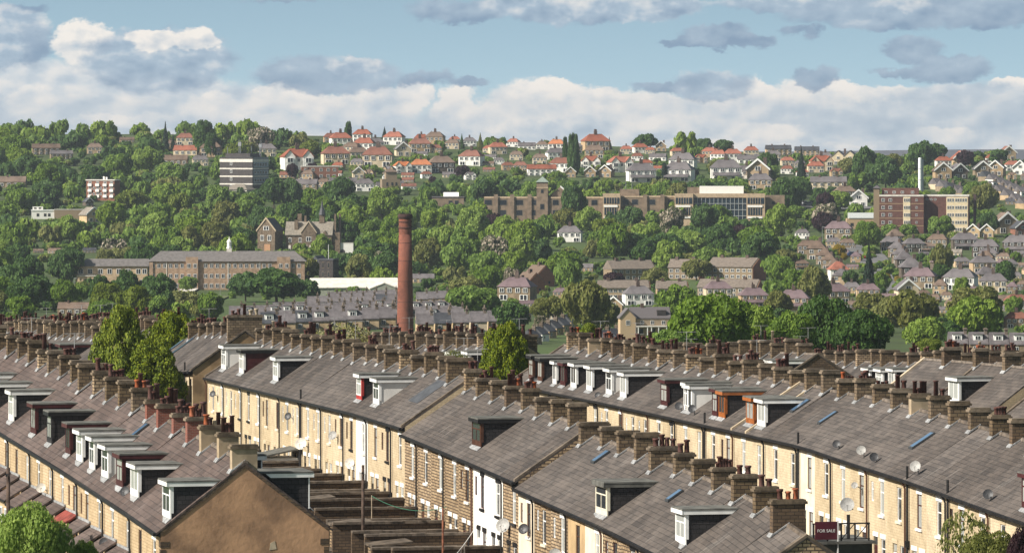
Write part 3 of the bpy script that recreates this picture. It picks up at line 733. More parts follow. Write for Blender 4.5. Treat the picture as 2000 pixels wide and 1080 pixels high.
# ---- terraces behind, seen mostly as roofs and ranks of stacks
B1 = dict(detail=1, ridge=RIDGET)
rowN = Row(-1250, 64.6, 444, 417, [(415, 19.5), (445, 21.0)], 4.1, 2.9)
build_row(rowN, 'short terrace beside conifers', 'houses of the short terrace by the conifers', lambda x, i, r: BUFF, SLATE, lights=[(335, 2.0, 3.4, .7), (350, 1.6, 3.2, .7), (362, 2.2, 3.6, .7)],
    over={rowN.n - 1: dict(end_near=True, end_mat=plain('stained_render', (.34, .225, .12), .9, .2, .5, .02, col2=(.20, .13, .07)), pots=5, dpt=2.7, above=1.2, coping=[(rowN.L, COPE)], soil=True), rowN.n - 3: dict(pots=4)}, seed=5, potp=.7)
def back(key, vp, Aridge, Yf, Yn, tops, name, group, seed, dormers=(), lights=(), pitch=4.15, potp=.55, over=None, rise=2.7, roof=SLATE, w=4.1):
    th = math.atan((1000 - vp) / F)
    r = Row(vp, Aridge - w / math.cos(th), Yf, Yn, [(Y, h + 1.1 + rise) for Y, h in tops], w, rise, pitch)
    build_row(r, name, group, lambda x, i, rr: BUFF if rr.random() < .7 else TAN, roof, dormers, lights, base=B1, seed=seed, potp=potp, over=over)
    return r
rowJ = back('J', -1250, 70.3, 592, 463, [(450, 16.7), (592, 22.3)], 'pot-crowded terrace behind conifers', 'houses of the terrace behind the conifers', 41, potp=.85, over={})
rowK = Row(-1400, 60.8, 462, 415, [(400, 19.4), (465, 21.6)], 4.1, 2.9)
build_row(rowK, 'terrace behind brown-gabled one', 'houses hidden behind the brown-gabled terrace', lambda x, i, r: BUFF, SLATE, dormers=[(60, WW, 1.6), (92, BS, 2.4, .7), (116, MS, 2.6, .7)], base=B1, seed=6, potp=.4)
rowP = back('P', -1300, 94.3, 500, 424, [(424, 17.0), (500, 20.1)], 'skylit terrace beside dark conifer', 'houses of the skylit terrace', 43, dormers=[(715, WS, 2.2), (740, WS, 2.0), (868, WW, 2.0), (878, (GREENP, WHITEP, CHEEK, WHITEP), 1.6) if False else (882, WS, 1.6), (912, WS, 2.2)], lights=[(842, 1.6, 2.6, .8), (948, 1.8, 2.8, .7)], potp=.75)
rowP2 = back('P2', -1000, 83.5, 500, 441, [(441, 17.8), (500, 21)], 'low terrace behind dark conifer', 'houses behind the dark conifer', 44, potp=.7)
rowQ = back('Q', -1000, 121, 545, 418, [(418, 18.1), (424, 18.4), (537, 23.3), (545, 23.6)], 'level terrace below big trees', 'houses of the level rank of stacks', 45, dormers=[(1690, WS, 2.2), (1716, WS, 2.2), (1738, WS, 2.0)], potp=.6)
rowS = back('S', -1000, 106.8, 520, 431, [(428, 17.9), (440, 18.3), (520, 22.2)], 'terrace with sooty gable', 'houses of the dark-gabled terrace', 46, dormers=[(1500, WS, 2.4), (1535, WS, 2.4)], potp=.5,
    over={-1: dict(end_near=True, end_mat=DARKST, chim=False, coping=[(4.1, COPE)])}, roof=SLATE)
rowT = Row(-2000, 134.5, 382, 359.6, [(355, 19.9), (382, 20.3)], 4.15, 3.0, 5.6)
build_row(rowT, 'wide-roofed terrace', 'houses of the wide-roofed terrace', lambda x, i, r: BUFF, SLATE, dormers=[(1864, WS, 2.0)], base=B1, seed=47, potp=.6,
    over={0: dict(coping=[(.16, COPEL)]), 1: dict(coping=[(5.4, COPE)])})
rowT2 = Row(-2000, 134.5, 359.4, 330, [(330, 20.4), (360, 20.8)], 4.15, 3.0, 5.6)
build_row(rowT2, 'lower wide-roofed terrace', 'houses of the lower wide-roofed terrace', lambda x, i, r: BUFF, SLATE, base=B1, seed=48, potp=.6, over={0: dict(coping=[(.2, COPE)])})
rowT3 = back('T3', -1400, 150, 470, 400, [(395, 18.2), (470, 20.5)], 'terrace beyond wide-roofed one', 'houses beyond the wide-roofed terrace', 49, potp=.6)

# ------------------------------------------------------------------ street surfaces, yards and small things between the near terraces
def rowpt(r, Y, p): return (r.A + p / math.cos(r.th) - Y * math.tan(r.th), Y, 0)
sheet('street', [rowpt(rowL, 420, 13), rowpt(rowL, 220, 13)], 4.5, ASPH, .05)
sheet('street', [rowpt(rowM, 415, 14), rowpt(rowM, 225, 14)], 4.6, ASPH, .05)
sheet('street', [rowpt(rowL, 420, -6), rowpt(rowL, 200, -6)], 3.0, ASPH, .05)
YARD = plain('yard_flags', (.12, .095, .07), .9, .25, 1.2, 0)
sheet('pavement', [rowpt(rowM, 404, -3.4), rowpt(rowM, 256, -3.4)], 3.6, YARD, .06)
nM = rowM.n
def yard_wall(i, top, ln, label, mat=DARKST):
    X, Y, zb, k = rowM.frame(i)
    root = empty('yard_wall', (X, Y, zb), rowM.rz); tag(root, label, 'wall', 'yard walls of the middle terrace')
    xl = rowM.L - .1
    MB().box(xl - .3, xl, -ln, -.06, -4, top - .12).build('wall', mat, root)
    c = MB(); n = int(ln / .8)
    for j in range(n): c.box(xl - .42, xl + .12, -ln + j * ln / n + .008, -ln + (j + 1) * ln / n - .008 - (.06 if j == n - 1 else 0), top - .12, top + .02 + .015 * (j % 2))
    c.build('coping', COPE, root)
YW = list(range(4, nM - 2))
for q, i in enumerate(YW):
    tall = i % 2
    top = 1.75 + .25 * tall + R.uniform(-.1, .1)
    yard_wall(i, top, 6.3 + .4 * (i % 3 == 0), f'soot-dark stone yard wall with flat coping, {ordw(len(YW) - q)} from near end of stepped yards')
# flat-roofed outhouses at the foot of some yards
for q, i in enumerate(range(6, nM - 4, 3)):
    X, Y, zb, k = rowM.frame(i)
    root = empty('outhouse', (X, Y, zb), rowM.rz)
    tag(root, f'low stone outhouse with stone-flagged roof, {ordw(len(range(6, nM - 4, 3)) - q)} from near end of stepped yards', 'outhouse', 'outhouses in the stepped yards')
    MB().box(.3, 2.4, -6.2, -4.2, -4, 1.55).build('wall', BROWNST, root)
    MB().prism([(-6.4, 1.55), (-4.0, 1.75), (-4.0, 1.87), (-6.4, 1.67)], 'x', .15, 2.55).build('roof', COPE, root)
    MB().box(2.401, 2.43, -5.7, -4.9, 0, 1.45).build('door', GREENP if q % 2 else BROWNP, root)
def at_row(r, x, p, z): 
    i, xl = r.find(x, p); return r.local(i, xl, p, z)
def pole(x, p, r, top, mat, name, label, cat, ra=.1, row=rowM):
    q = at_row(row, x, p, 0)
    o = empty(name, (q.x, q.y, q.z - 2)); tag(o, label, cat)
    MB().tube([(0, 0, 0), (0, 0, top + 2)], ra, 8, ra * .8).build('post', mat, o, smooth=True)
    return o, q
o, q = pole(709, -5.0, .1, 5.4, plain('weathered_pole', (.09, .06, .045), .9, .3, 2, 0), 'telegraph_pole', 'dark wooden pole rising from the stepped yards beside brown gable', 'pole', .11)
MB().box(-.06, .06, -.5, .5, 6.9, 7.0).build('crossbar', BLACKP, o)
o, q2 = pole(865, -4.0, .1, 4.6, plain('rusty_iron', (.20, .075, .04), .85, .3, 3, 0), 'washing_pole', 'rust-red iron pole with washing lines near white rendered houses', 'pole', .07)
o, q3 = pole(726, -3.0, .1, 2.9, plain('bare_timber', (.30, .24, .17), .8, .2, 2, 0), 'clothes_prop', 'thin pale clothes prop holding up the green washing line', 'pole', .035)
o, q4 = pole(16, -5, .1, 7.6, plain('weathered_pole', (.09, .06, .045), .9, .3, 2, 0), 'telegraph_pole', 'dark wooden pole in front of the bay roofs at far left edge', 'pole', .12, row=rowL)
MB().box(-.05, .05, -.9, .9, 9.2, 9.32).build('crossbar', BLACKP, o)
def line(a, b, sag, mat, label, r=.02):
    pts = [Vector(a).lerp(Vector(b), t / 12) - Vector((0, 0, sag * 4 * (t / 12) * (1 - t / 12))) for t in range(13)]
    tag(MB().tube(pts, r, 4).build('washing_line', mat), label, 'washing line'); return pts
gl = line((q3.x, q3.y, q3.z + 2.85), at_row(rowM, 872, -.1, 2.9), .5, GREENP, 'green washing line sagging across the stepped yards')
a0 = at_row(rowM, 850, -6.3, 2.4); b0 = at_row(rowM, 935, -.1, 2.9)
wl = line(a0, b0, .35, WHITEP, 'pale washing line hung with clothes behind the rust-red pole', .015)
CL = [('maroon', (.30, .02, .06)), ('navy', (.02, .03, .12)), ('blue', (.05, .10, .32)), ('teal', (.03, .20, .24)), ('pink', (.50, .22, .28)), ('pale blue', (.30, .52, .62)), ('grey', (.34, .33, .33)), ('white', (.7, .7, .7)), ('black', (.015, .015, .02))]
for j, (cn, cc) in enumerate(CL):
    p = wl[1 + j]; d = (wl[2 + j] - wl[1 + j]); d.normalize()
    nrm = Vector((-d.y, d.x, 0)).normalized(); m = MB(); w = .42; h = [.75, .9, .8, .6, .7, 1.0, .9, .7, 1.1][j]
    vs = []; n = 6
    for a in range(n + 1):
        for b in range(5):
            u = (a / n - .5) * w * (1 + .15 * b / 4); v = -h * b / 4
            qv = p + d * u + Vector((0, 0, v)) + nrm * (.05 * math.sin(a * 1.7 + j) * b / 4); vs.append(qv)
    k0 = len(vs)
    vs2 = [v + nrm * .015 for v in vs]
    fs = [(a * 5 + b, a * 5 + b + 1, (a + 1) * 5 + b + 1, (a + 1) * 5 + b) for a in range(n) for b in range(4)]
    m.add(vs, fs); m.add(vs2, [f[::-1] for f in fs])
    tag(m.build('garment', plain(cn.replace(' ', '_') + '_cloth', cc, .9, .1, 3, 0), smooth=True), f'{cn} garment pegged on the pale washing line', 'garment', 'washing on the line')
# white lean-to porch against the middle terrace
i, xl = rowM.find(572); X, Y, zb, k = rowM.frame(i)
root = empty('porch', (X, Y, zb), rowM.rz); tag(root, 'white boarded porch with fan-light door against the middle terrace', 'porch')
MB().box(.5, 3.4, -2.6, -.1, -3, 2.2).build('wall', WHITEP, root)
MB().prism([(-2.85, 2.2), (-.1, 2.75), (-.1, 2.86), (-2.85, 2.31)], 'x', .3, 3.6).build('roof', FELT, root)
d = MB().box(3.402, 3.45, -2.0, -1.05, 0, 1.95).build('door', WHITEP, root)
fan = MB(); 
for j in range(5):
    a0_, a1_ = math.pi * (j + .08) / 5, math.pi * (j + .92) / 5
    fan.add([(3.456, -1.525 + .1 * math.cos(a0_), 1.45 + .1 * math.sin(a0_)), (3.456, -1.525 + .33 * math.cos(a0_), 1.45 + .33 * math.sin(a0_)), (3.456, -1.525 + .33 * math.cos(a1_), 1.45 + .33 * math.sin(a1_)), (3.456, -1.525 + .1 * math.cos(a1_), 1.45 + .1 * math.sin(a1_))], [(3, 2, 1, 0)])
fan.build('fanlight', GLASS, d)
# balcony, hedge, sale board and big dish beside the gable at the near end of the middle terrace
gi, gx = rowM.find(1592, 9.4); _, _, gzb, _ = rowM.frame(gi); gt = 4.55 - gzb
def grow(x, y, z): return rowM.local(gi, gx + x, y, gt + z)
yd = empty('outbuilding', grow(0, 8.8, 0), rowM.rz); tag(yd, 'dark green sheeted outbuilding with flat rim behind sooty gable end', 'outbuilding')
MB().box(-2.6, 1.4, 0, 3.2, -9, 0).build('wall', plain('green_sheeting', (.035, .045, .035), .6, .2, 1, 0), yd)
MB().box(-2.75, 1.55, -.15, 3.35, .003, .14).build('roof', FELT, yd)
rl = empty('railing', grow(0, 8.8, .14), rowM.rz); tag(rl, 'black iron railing around the garage roof', 'railing')
m = MB(); m.box(1.3, 1.36, .1, 3.1, .85, .92); m.box(1.3, 1.36, .1, 3.1, .08, .13); m.build('rails', BLACKP, rl)
m = MB()
for j in range(5): m.box(1.302, 1.358, .12 + j * .72, .2 + j * .72, 0, .85)
for j in range(4): m.tube([(1.33, .2 + j * .72, .12), (1.33, .84 + j * .72, .86)], .025, 4)
m.build('posts', BLACKP, rl)
sg = empty('sale_sign', grow(1.45, 9.0, .14), rowM.rz); tag(sg, 'maroon sale board with pale lettering standing by black railing', 'sign')
bd = MB().box(-.03, .03, 0, 1.15, .1, 1.0).build('board', plain('board_maroon', (.085, .012, .022), .5, .1, 2, 0), sg)
MB().box(-.04, .04, 1.152, 1.22, -.6, 1.05).build('post', WHITEP, sg)
for txt, sz, zz in (('FOR SALE', .22, .47),):
    cu = bpy.data.curves.new('lettering', 'FONT'); cu.body = txt; cu.size = sz; cu.align_x = 'CENTER'; cu.extrude = .004; cu.materials.append(WHITEP)
    tmp = bpy.data.objects.new('lettering_source', cu); COL.objects.link(tmp); bpy.context.view_layer.update()
    me = bpy.data.meshes.new_from_object(tmp.evaluated_get(bpy.context.evaluated_depsgraph_get())); bpy.data.objects.remove(tmp)
    to = inst('lettering', me, bd); to.location = (.036, .575, zz); to.rotation_euler = (math.pi / 2, 0, math.pi / 2)
bq = at(1657, 985, 272); bigd = empty('satellite_dish', (bq.x, bq.y, bq.z - 6.2), rowM.rz); tag(bigd, 'large grey satellite dish on a tall black post by the long buff terrace', 'satellite dish')
MB().tube([(0, 0, -2), (0, 0, 5.7)], .09, 8).build('post', BLACKP, bigd)
dm_ = dish(bigd, (.12, -.1, 6.2), math.radians(75), 1.15, DISHG)

# ------------------------------------------------------------------ far houses
RM = {'red': plain('red_tile', (.27, .092, .056), .8, .15, 3, .12), 'orange': plain('orange_tile', (.42, .15, .062), .8, .12, 3, .08), 'russet': plain('russet_tile', (.20, .085, .058), .8, .15, 3, .12),
      'brown': plain('brown_tile', (.155, .108, .08), .85, .15, 3, .12), 'grey': plain('grey_slate', (.135, .120, .122), .7, .15, 3, .12), 'purple': plain('purple_slate', (.16, .112, .118), .7, .15, 3, .1), 'dark': plain('dark_slate', (.06, .062, .07), .6, .15, 3, .1), 'pale': plain('pale_stone_slate', (.23, .20, .165), .8, .2, 3, .1)}
WMt = {'white': WHITEW, 'cream': plain('far_cream', (.56, .46, .32), .85, .1, 2, .06), 'tan': plain('far_tan', (.42, .30, .18), .85, .12, 2, .1), 'stone': plain('far_stone', (.27, .205, .135), .9, .18, 4, .12),
       'dark': plain('far_dark_stone', (.115, .09, .068), .9, .2, 4, .1), 'brick': plain('far_brick', (.22, .095, .06), .9, .15, 4, .1), 'buff': plain('far_buff', (.48, .35, .20), .9, .12, 3, .08)}
WINW = plain('far_glass', (.022, .026, .032), .2, .2, 3, .3, spec=.4)
FWIN = cached('farwin', lambda: None)
def farwin():
    def mk():
        m = MB(); m.box(-.5, .5, -.06, 0, -.5, .5); m.cur = 1
        m.quad((-.42, -.062, -.43), (-.04, -.062, -.43), (-.04, -.062, .43), (-.42, -.062, .43)); m.quad((.04, -.062, -.43), (.42, -.062, -.43), (.42, -.062, .43), (.04, -.062, .43))
        return m.mesh('window', [WHITEP, WINW])
    return cached('fw1', mk)
def darkwin():
    def mk():
        m = MB(); m.box(-.5, .5, -.02, .05, -.5, .5); m.cur = 1; m.quad((-.42, -.022, -.42), (.42, -.022, -.42), (.42, -.022, .42), (-.42, -.022, .42))
        return m.mesh('window', [plain('far_stone_frame', (.20, .16, .11), .9), WINW])
    return cached('fw2', mk)
CLEAR = []
THINGS = []      # (object, look, x, y) labelled at the end from landmarks
def gable_roof(m, W_, D, z0, rise, ov=.03, th=.03, cx=0.0):
    # ridge along x
    t = rise / (D / 2)
    m.prism([(-D / 2 - ov, z0 - ov * t), (D / 2 + ov, z0 - ov * t), (D / 2 + ov, z0 - ov * t + th), (0, z0 + rise + th), (-D / 2 - ov, z0 - ov * t + th)], 'x', cx - W_ / 2 - ov * .5, cx + W_ / 2 + ov * .5)
def front_gable(m, W_, y0, y1, z0, rise, ov=.03, th=.03, cx=0.0):
    t = rise / (W_ / 2)
    a = W_ / 2 + ov
    m.prism([(cx - a, z0 - ov * t), (cx - a, z0 - ov * t + th), (cx, z0 + rise + th), (cx + a, z0 - ov * t + th), (cx + a, z0 - ov * t), (cx, z0 + rise)], 'y', y0 - ov, y1)
def hip_roof(m, W_, D, z0, rise, ov=.035, rf=.25):
    a, b = W_ / 2 + ov, D / 2 + ov; r = W_ * rf
    m.add([(-a, -b, z0 - .02), (a, -b, z0 - .02), (a, b, z0 - .02), (-a, b, z0 - .02), (-r, 0, z0 + rise), (r, 0, z0 + rise)],
          [(0, 1, 5, 4), (1, 2, 5), (2, 3, 4, 5), (3, 0, 4), (3, 2, 1, 0)])
def type_meshes(ty, roof, wall):
    def mk():
        w, r, c, x = MB(), MB(), MB(), MB(); wins = []
        if ty in ('hip', 'bay'):
            w.box(-.5, .5, -.36, .36, -.5, .42); hip_roof(r, 1, .72, .42, .26)
            c.box(-.06, .06, -.05, .05, .62, .80).box(-.05, -.005, -.03, .03, .80, .87).box(.01, .05, -.03, .03, .80, .86)
            for q in (-.36, -.13, .13, .36): wins.append((q, -.36, .30, .14, .14))
            for q in (-.31, .31): wins.append((q, -.36, .09, .24, .16))
            if ty == 'bay':
                for q in (-.3, .3):
                    w.prism([(q - .17, -.5), (q + .17, -.5), (q + .17, .42), (q, .62), (q - .17, .42)], 'y', -.47, -.3); front_gable(r, .34, -.47, -.05, .42, .2, .02, .03, q)
                wins = [(q, -.47, z, .2, .15) for q in (-.3, .3) for z in (.30, .08)] + [(0, -.36, .3, .1, .12)]
        elif ty == 'pent':       # hipped pair with a tiled canopy over the bays
            w.box(-.5, .5, -.36, .36, -.5, .42); hip_roof(r, 1, .72, .42, .26)
            r.prism([(-.52, .17), (-.362, .25), (-.362, .20), (-.52, .14)], 'x', -.44, .44)
            c.box(-.06, .06, -.05, .05, .62, .80).box(-.05, -.005, -.03, .03, .80, .87)
            for q in (-.36, -.13, .13, .36): wins.append((q, -.36, .33, .13, .11))
            for q in (-.28, .28): wins.append((q, -.36, .06, .28, .13))
        elif ty == 'small':
            w.box(-.5, .5, -.45, .45, -.9, .60); hip_roof(r, 1, .9, .60, .42, .06, .12)
            c.box(.08, .24, -.05, .08, .85, 1.18)
            wins += [(-.25, -.45, .42, .2, .2), (.22, -.45, .42, .2, .2), (-.2, -.45, .08, .3, .24)]
        elif ty == 'gable':
            w.prism([(-.5, -.6), (.5, -.6), (.5, .5), (0, .92), (-.5, .5)], 'y', -.6, .6); front_gable(r, 1, -.6, .62, .50, .42, .07, .06)
            c.box(.2, .36, .1, .3, .7, 1.05); x.prism([(-.58, .45), (-.58, .54), (0, 1.03), (.58, .54), (.58, .45), (0, .93)], 'y', -.70, -.672)
            wins += [(0, -.6, .55, .26, .2), (-.22, -.6, .15, .26, .24), (.24, -.6, .15, .22, .24)]
        elif ty == 'long':
            w.box(-.5, .5, -.14, .14, -.3, .24); w.prism([(-.14, .24), (.14, .24), (0, .37)], 'x', -.497, .497); gable_roof(r, 1, .28, .24, .13, .02, .02)
            for q in (-.25, .25): c.box(q - .025, q + .025, -.03, .03, .33, .43)
            for q in (-.4, -.2, 0, .2, .4): wins += [(q, -.14, .17, .08, .07), (q, -.14, .05, .09, .08)]
        elif ty == 'low':        # bungalow or flat block with a long tiled roof
            w.box(-.5, .5, -.2, .2, -.3, .20); w.prism([(-.2, .2), (.2, .2), (0, .38)], 'x', -.497, .497); gable_roof(r, 1, .4, .20, .18, .02, .02)
            c.box(-.2, -.14, -.04, .04, .32, .46)
            for q in (-.35, -.1, .15, .38): wins.append((q, -.2, .10, .12, .11))
        elif ty == 'terrace':
            D = 1.5
            w.box(-.5, .5, -D / 2, D / 2, -1.0, .62); w.prism([(-D / 2, .62), (D / 2, .62), (0, 1.2)], 'x', -.497, .497); gable_roof(r, .99, D, .62, .58, .05, .04)
            c.box(.34, .49, -.18, .18, .95, 1.45).box(.30, .53, -.22, .22, 1.36, 1.42)
            for q in (-.1, .1): c.lathe([(.045, 1.45), (.035, 1.62)], 6, (.415, q, 0))
            wins += [(-.2, -D / 2, .36, .22, .26), (.2, -D / 2, -.1, .3, .3)]
        elif ty == 'terracedormer':
            D = 1.5
            w.box(-.5, .5, -D / 2, D / 2, -1.0, .62); w.prism([(-D / 2, .62), (D / 2, .62), (0, 1.2)], 'x', -.497, .497); gable_roof(r, .99, D, .62, .58, .05, .04)
            c.box(.34, .49, -.18, .18, .95, 1.45).box(.30, .53, -.22, .22, 1.36, 1.42)
            x.box(-.3, .2, -.55, -.1, .70, 1.12); r.box(-.34, .24, -.6, -.05, 1.12, 1.17)
            wins += [(-.05, -.55, .94, .3, .22), (-.2, -D / 2, .36, .22, .26), (.2, -D / 2, -.1, .3, .3)]
        elif ty == 'twin':       # two front gables side by side
            w.prism([(-.5, -.4), (.5, -.4), (.5, .36), (.25, .58), (0, .36), (-.25, .58), (-.5, .36)], 'y', -.35, .35)
            for q in (-.25, .25):
                front_gable(r, .5, -.35, .37, .36, .22, .02, .03, q)
                wins += [(q, -.35, .30, .12, .11), (q - .1, -.35, .08, .12, .13), (q + .12, -.35, .08, .1, .13)]
            c.box(-.04, .04, 0, .1, .4, .68)
        P = [('wall', w.mesh('wall', WMt[wall])), ('roof', r.mesh('roof', RM[roof])), ('chimney', c.mesh('chimney', STACKF if ty[:7] == 'terrace' else CHIMF))]
        if x.v: P.append(('dormer' if ty == 'terracedormer' else 'bargeboard', x.mesh('trim', WHITEP)))
        return P, wins
    return cached(('far', ty, roof, wall), mk)
CHIMF = plain('far_chimney', (.11, .075, .06), .9, .2, 5, .2); STACKF = plain('far_stack', (.13, .10, .075), .9, .2, 5, .2)
TYN = {'hip': 'semi', 'bay': 'bay-gabled semi', 'pent': 'canopied semi', 'small': 'detached house', 'gable': 'gable-fronted house', 'long': 'long house', 'low': 'low long house', 'terrace': 'terraced house', 'terracedormer': 'dormered terraced house', 'twin': 'twin-gabled house'}
def far(x, y, W_, ty, roof, wall, rot=None, Y=None, group=None, clear=True, nw=99):
    Yd = depth(x, y) if Y is None else Y
    k = Yd / F
    p = at(x, y, Yd)
    o = empty('house', p, R.uniform(-.3, .25) if rot is None else rot, W_ * k)
    P, wins = type_meshes(ty, roof, wall)
    for n, me in P: inst(n, me, o)
    for (a, b, c, w, h) in wins[:nw]: inst('window', farwin(), o, (a, b, c), (w, .35, h))
    H = {'hip': .75, 'bay': .75, 'pent': .75, 'small': 1.1, 'gable': 1, 'long': .4, 'low': .42, 'terrace': 1.3, 'terracedormer': 1.3, 'twin': .6}[ty]
    if clear: CLEAR.append((x - W_ * .5, y - H * W_, x + W_ * .5, y - .08 * W_, Yd))
    o['category'] = 'house'; o['group'] = group or 'houses on the far hillside'
    THINGS.append((o, f'{roof}-roofed {wall} {TYN[ty]}', x, y - H * W_ / 2))
    return o
HILL = '''646,279,28,hip,russet,tan 665,286,40,hip,red,white 687,300,32,hip,brown,cream 712,296,40,hip,red,white 708,277,36,hip,red,white 733,291,32,hip,grey,white 770,283,38,hip,red,white 655,321,52,hip,russet,cream 700,313,38,hip,brown,cream
738,326,58,hip,russet,cream 742,306,32,hip,brown,tan 786,338,34,bay,orange,white 822,338,40,hip,orange,white 580,331,60,bay,red,white 520,306,38,hip,grey,cream 412,306,42,hip,brown,tan 388,320,25,hip,grey,cream 670,368,54,long,grey,stone 590,374,62,long,grey,stone 712,373,36,hip,grey,white
90,302,54,long,brown,stone 120,311,44,long,grey,stone 185,300,30,hip,brown,tan 24,366,54,low,brown,stone 248,279,28,low,brown,tan 333,291,26,hip,brown,tan 364,303,48,low,red,cream 362,283,34,hip,russet,cream 343,322,48,low,brown,stone 392,324,30,hip,grey,cream 406,306,30,hip,grey,tan
862,337,48,hip,brown,dark 921,323,44,hip,russet,white 823,281,28,hip,red,white 820,298,42,hip,russet,tan 850,282,36,hip,brown,tan 888,280,20,hip,red,white 917,286,26,hip,grey,white 884,291,28,hip,brown,cream 972,301,34,hip,red,cream 955,299,22,hip,red,cream 1003,287,24,hip,red,white 1029,292,34,low,grey,white 1087,294,32,hip,orange,white 1084,312,34,hip,grey,white 1163,296,50,hip,red,tan
1058,343,56,long,red,white 1096,336,42,hip,russet,white 1114,346,20,gable,brown,tan 1154,330,38,bay,red,white 1153,346,22,gable,brown,tan 1185,346,24,gable,brown,tan 878,347,28,low,grey,cream 1161,309,38,hip,brown,tan 1211,336,46,bay,red,white 1252,355,54,pent,grey,white 1262,328,24,hip,red,white 1326,354,56,pent,grey,white 1334,332,50,hip,grey,white 1418,352,60,pent,grey,white 1458,350,40,hip,grey,white 1482,352,42,gable,brown,tan
1223,301,24,hip,red,cream 1250,299,28,hip,red,white 1270,301,20,hip,red,cream 1322,305,24,hip,red,cream 1386,307,28,hip,red,tan 1404,313,30,hip,red,white 1431,314,34,hip,red,white 1402,299,18,hip,red,tan 1467,305,28,hip,red,cream 1462,320,44,low,grey,white 1520,303,50,long,dark,tan 1576,305,48,long,dark,tan 1538,324,26,hip,red,cream 1510,314,30,hip,grey,cream 1593,337,32,hip,red,cream 1485,370,46,hip,grey,tan
1604,333,44,bay,red,cream 1618,372,70,long,grey,cream 1650,322,46,twin,grey,cream 1612,318,30,hip,grey,cream 1676,404,34,gable,grey,white 1650,390,40,hip,brown,stone 1729,340,18,hip,red,cream 1842,326,30,hip,red,white 1876,326,32,gable,red,tan 1840,349,32,gable,brown,tan 1870,349,30,gable,grey,dark 1918,346,32,gable,grey,stone 1947,343,30,gable,grey,tan 1940,321,30,hip,red,white 1978,334,30,hip,red,white 1995,341,28,gable,grey,white
1980,400,32,low,dark,stone 1961,456,42,gable,brown,stone 1992,459,28,gable,dark,brick 1903,463,26,gable,pale,buff 1928,463,26,gable,pale,buff
1567,466,28,hip,grey,white 1638,467,52,hip,purple,stone 1628,484,30,hip,grey,buff 1655,486,30,hip,brown,stone 1578,496,40,hip,brown,stone 1596,506,36,small,brown,stone 1611,516,30,small,brown,stone 1620,524,28,small,brown,stone 1630,538,30,small,brown,dark 1637,547,36,small,red,white 1643,557,32,small,grey,tan 1663,575,36,hip,grey,buff 1627,592,58,hip,purple,tan 1567,594,44,hip,purple,tan 1695,583,44,hip,purple,tan 1736,584,28,low,purple,tan 1770,584,40,gable,grey,cream
1748,478,30,small,brown,stone 1742,490,42,hip,grey,stone 1752,502,30,small,grey,stone 1759,514,30,small,grey,stone 1766,526,34,small,grey,dark 1779,546,42,small,grey,dark 1798,563,60,hip,purple,stone 1784,492,40,hip,grey,dark 1810,492,28,pent,brown,stone 1832,484,40,hip,brown,stone
1884,488,50,pent,grey,dark 1925,502,52,hip,grey,dark 1930,510,38,hip,grey,stone 1926,520,30,small,brown,stone 1920,532,48,hip,grey,tan 1925,555,34,small,grey,tan 1876,566,62,hip,grey,white 1940,570,54,hip,grey,cream 1986,494,52,pent,grey,dark 1862,500,34,low,pale,cream 1985,604,44,hip,russet,stone 1985,640,46,hip,russet,stone 1865,560,30,low,grey,tan 1950,592,40,low,brown,cream
1402,584,52,hip,purple,cream 1471,598,54,pent,purple,tan 1550,606,60,pent,purple,tan 1246,596,56,hip,grey,white 1010,586,66,hip,purple,stone 1095,582,30,hip,purple,tan 1113,472,46,hip,grey,white 826,552,44,low,grey,tan 144,614,60,low,brown,stone 75,494,20,low,brown,stone 107,495,26,low,brown,stone 175,494,26,low,dark,stone 1140,530,38,low,grey,tan 1200,612,34,gable,grey,tan 600,352,30,hip,brown,tan'''
for e in HILL.split():
    x, y, w, ty, rf, wl_ = e.split(','); far(float(x), float(y), float(w), ty, rf, wl_)
def fits(x, y, W_, H, tol=.12):
    b = (x - W_ / 2, y - H, x + W_ / 2, y)
    for a, b0, c, d, Yb in CLEAR:
        ox = min(b[2], c) - max(b[0], a); oy = min(b[3], d) - max(b[1], b0)
        if ox > 0 and oy > 0 and ox * oy > tol * min(W_ * H, (c - a) * (d - b0)): return False
    return True
rf_ = random.Random(17)
BIGS = [(420, 285, 530, 372), (940, 340, 1545, 432), (1650, 300, 1900, 452), (1165, 495, 1490, 592), (1205, 585, 1310, 650), (1680, 478, 1740, 600), (1560, 385, 1670, 412)]
def filler(n, xr, yr, ws, types, roofs, walls, group):
    k = 0
    for _ in range(n * 40):
        if k >= n: break
        x = rf_.uniform(*xr); f = rf_.random(); ya = np.interp(x, [300, 1000, 1600, 2000], [0, 8, 26, 36]); y = yr[0] + ya + f * (yr[1] - yr[0] - ya); W_ = rf_.uniform(*ws); ty = rf_.choice(types)
        H = W_ * {'hip': .72, 'small': 1.0, 'pent': .72, 'low': .42, 'gable': .95, 'bay': .75}[ty]
        if any(a < x + W_ * .4 and x - W_ * .4 < c and b < y and y - H < d for a, b, c, d in BIGS): continue
        if not fits(x, y, W_, H): continue
        far(x, y, W_, ty, rf_.choice(roofs), rf_.choice(walls), group=group); k += 1
HG = 'houses on the far hillside'
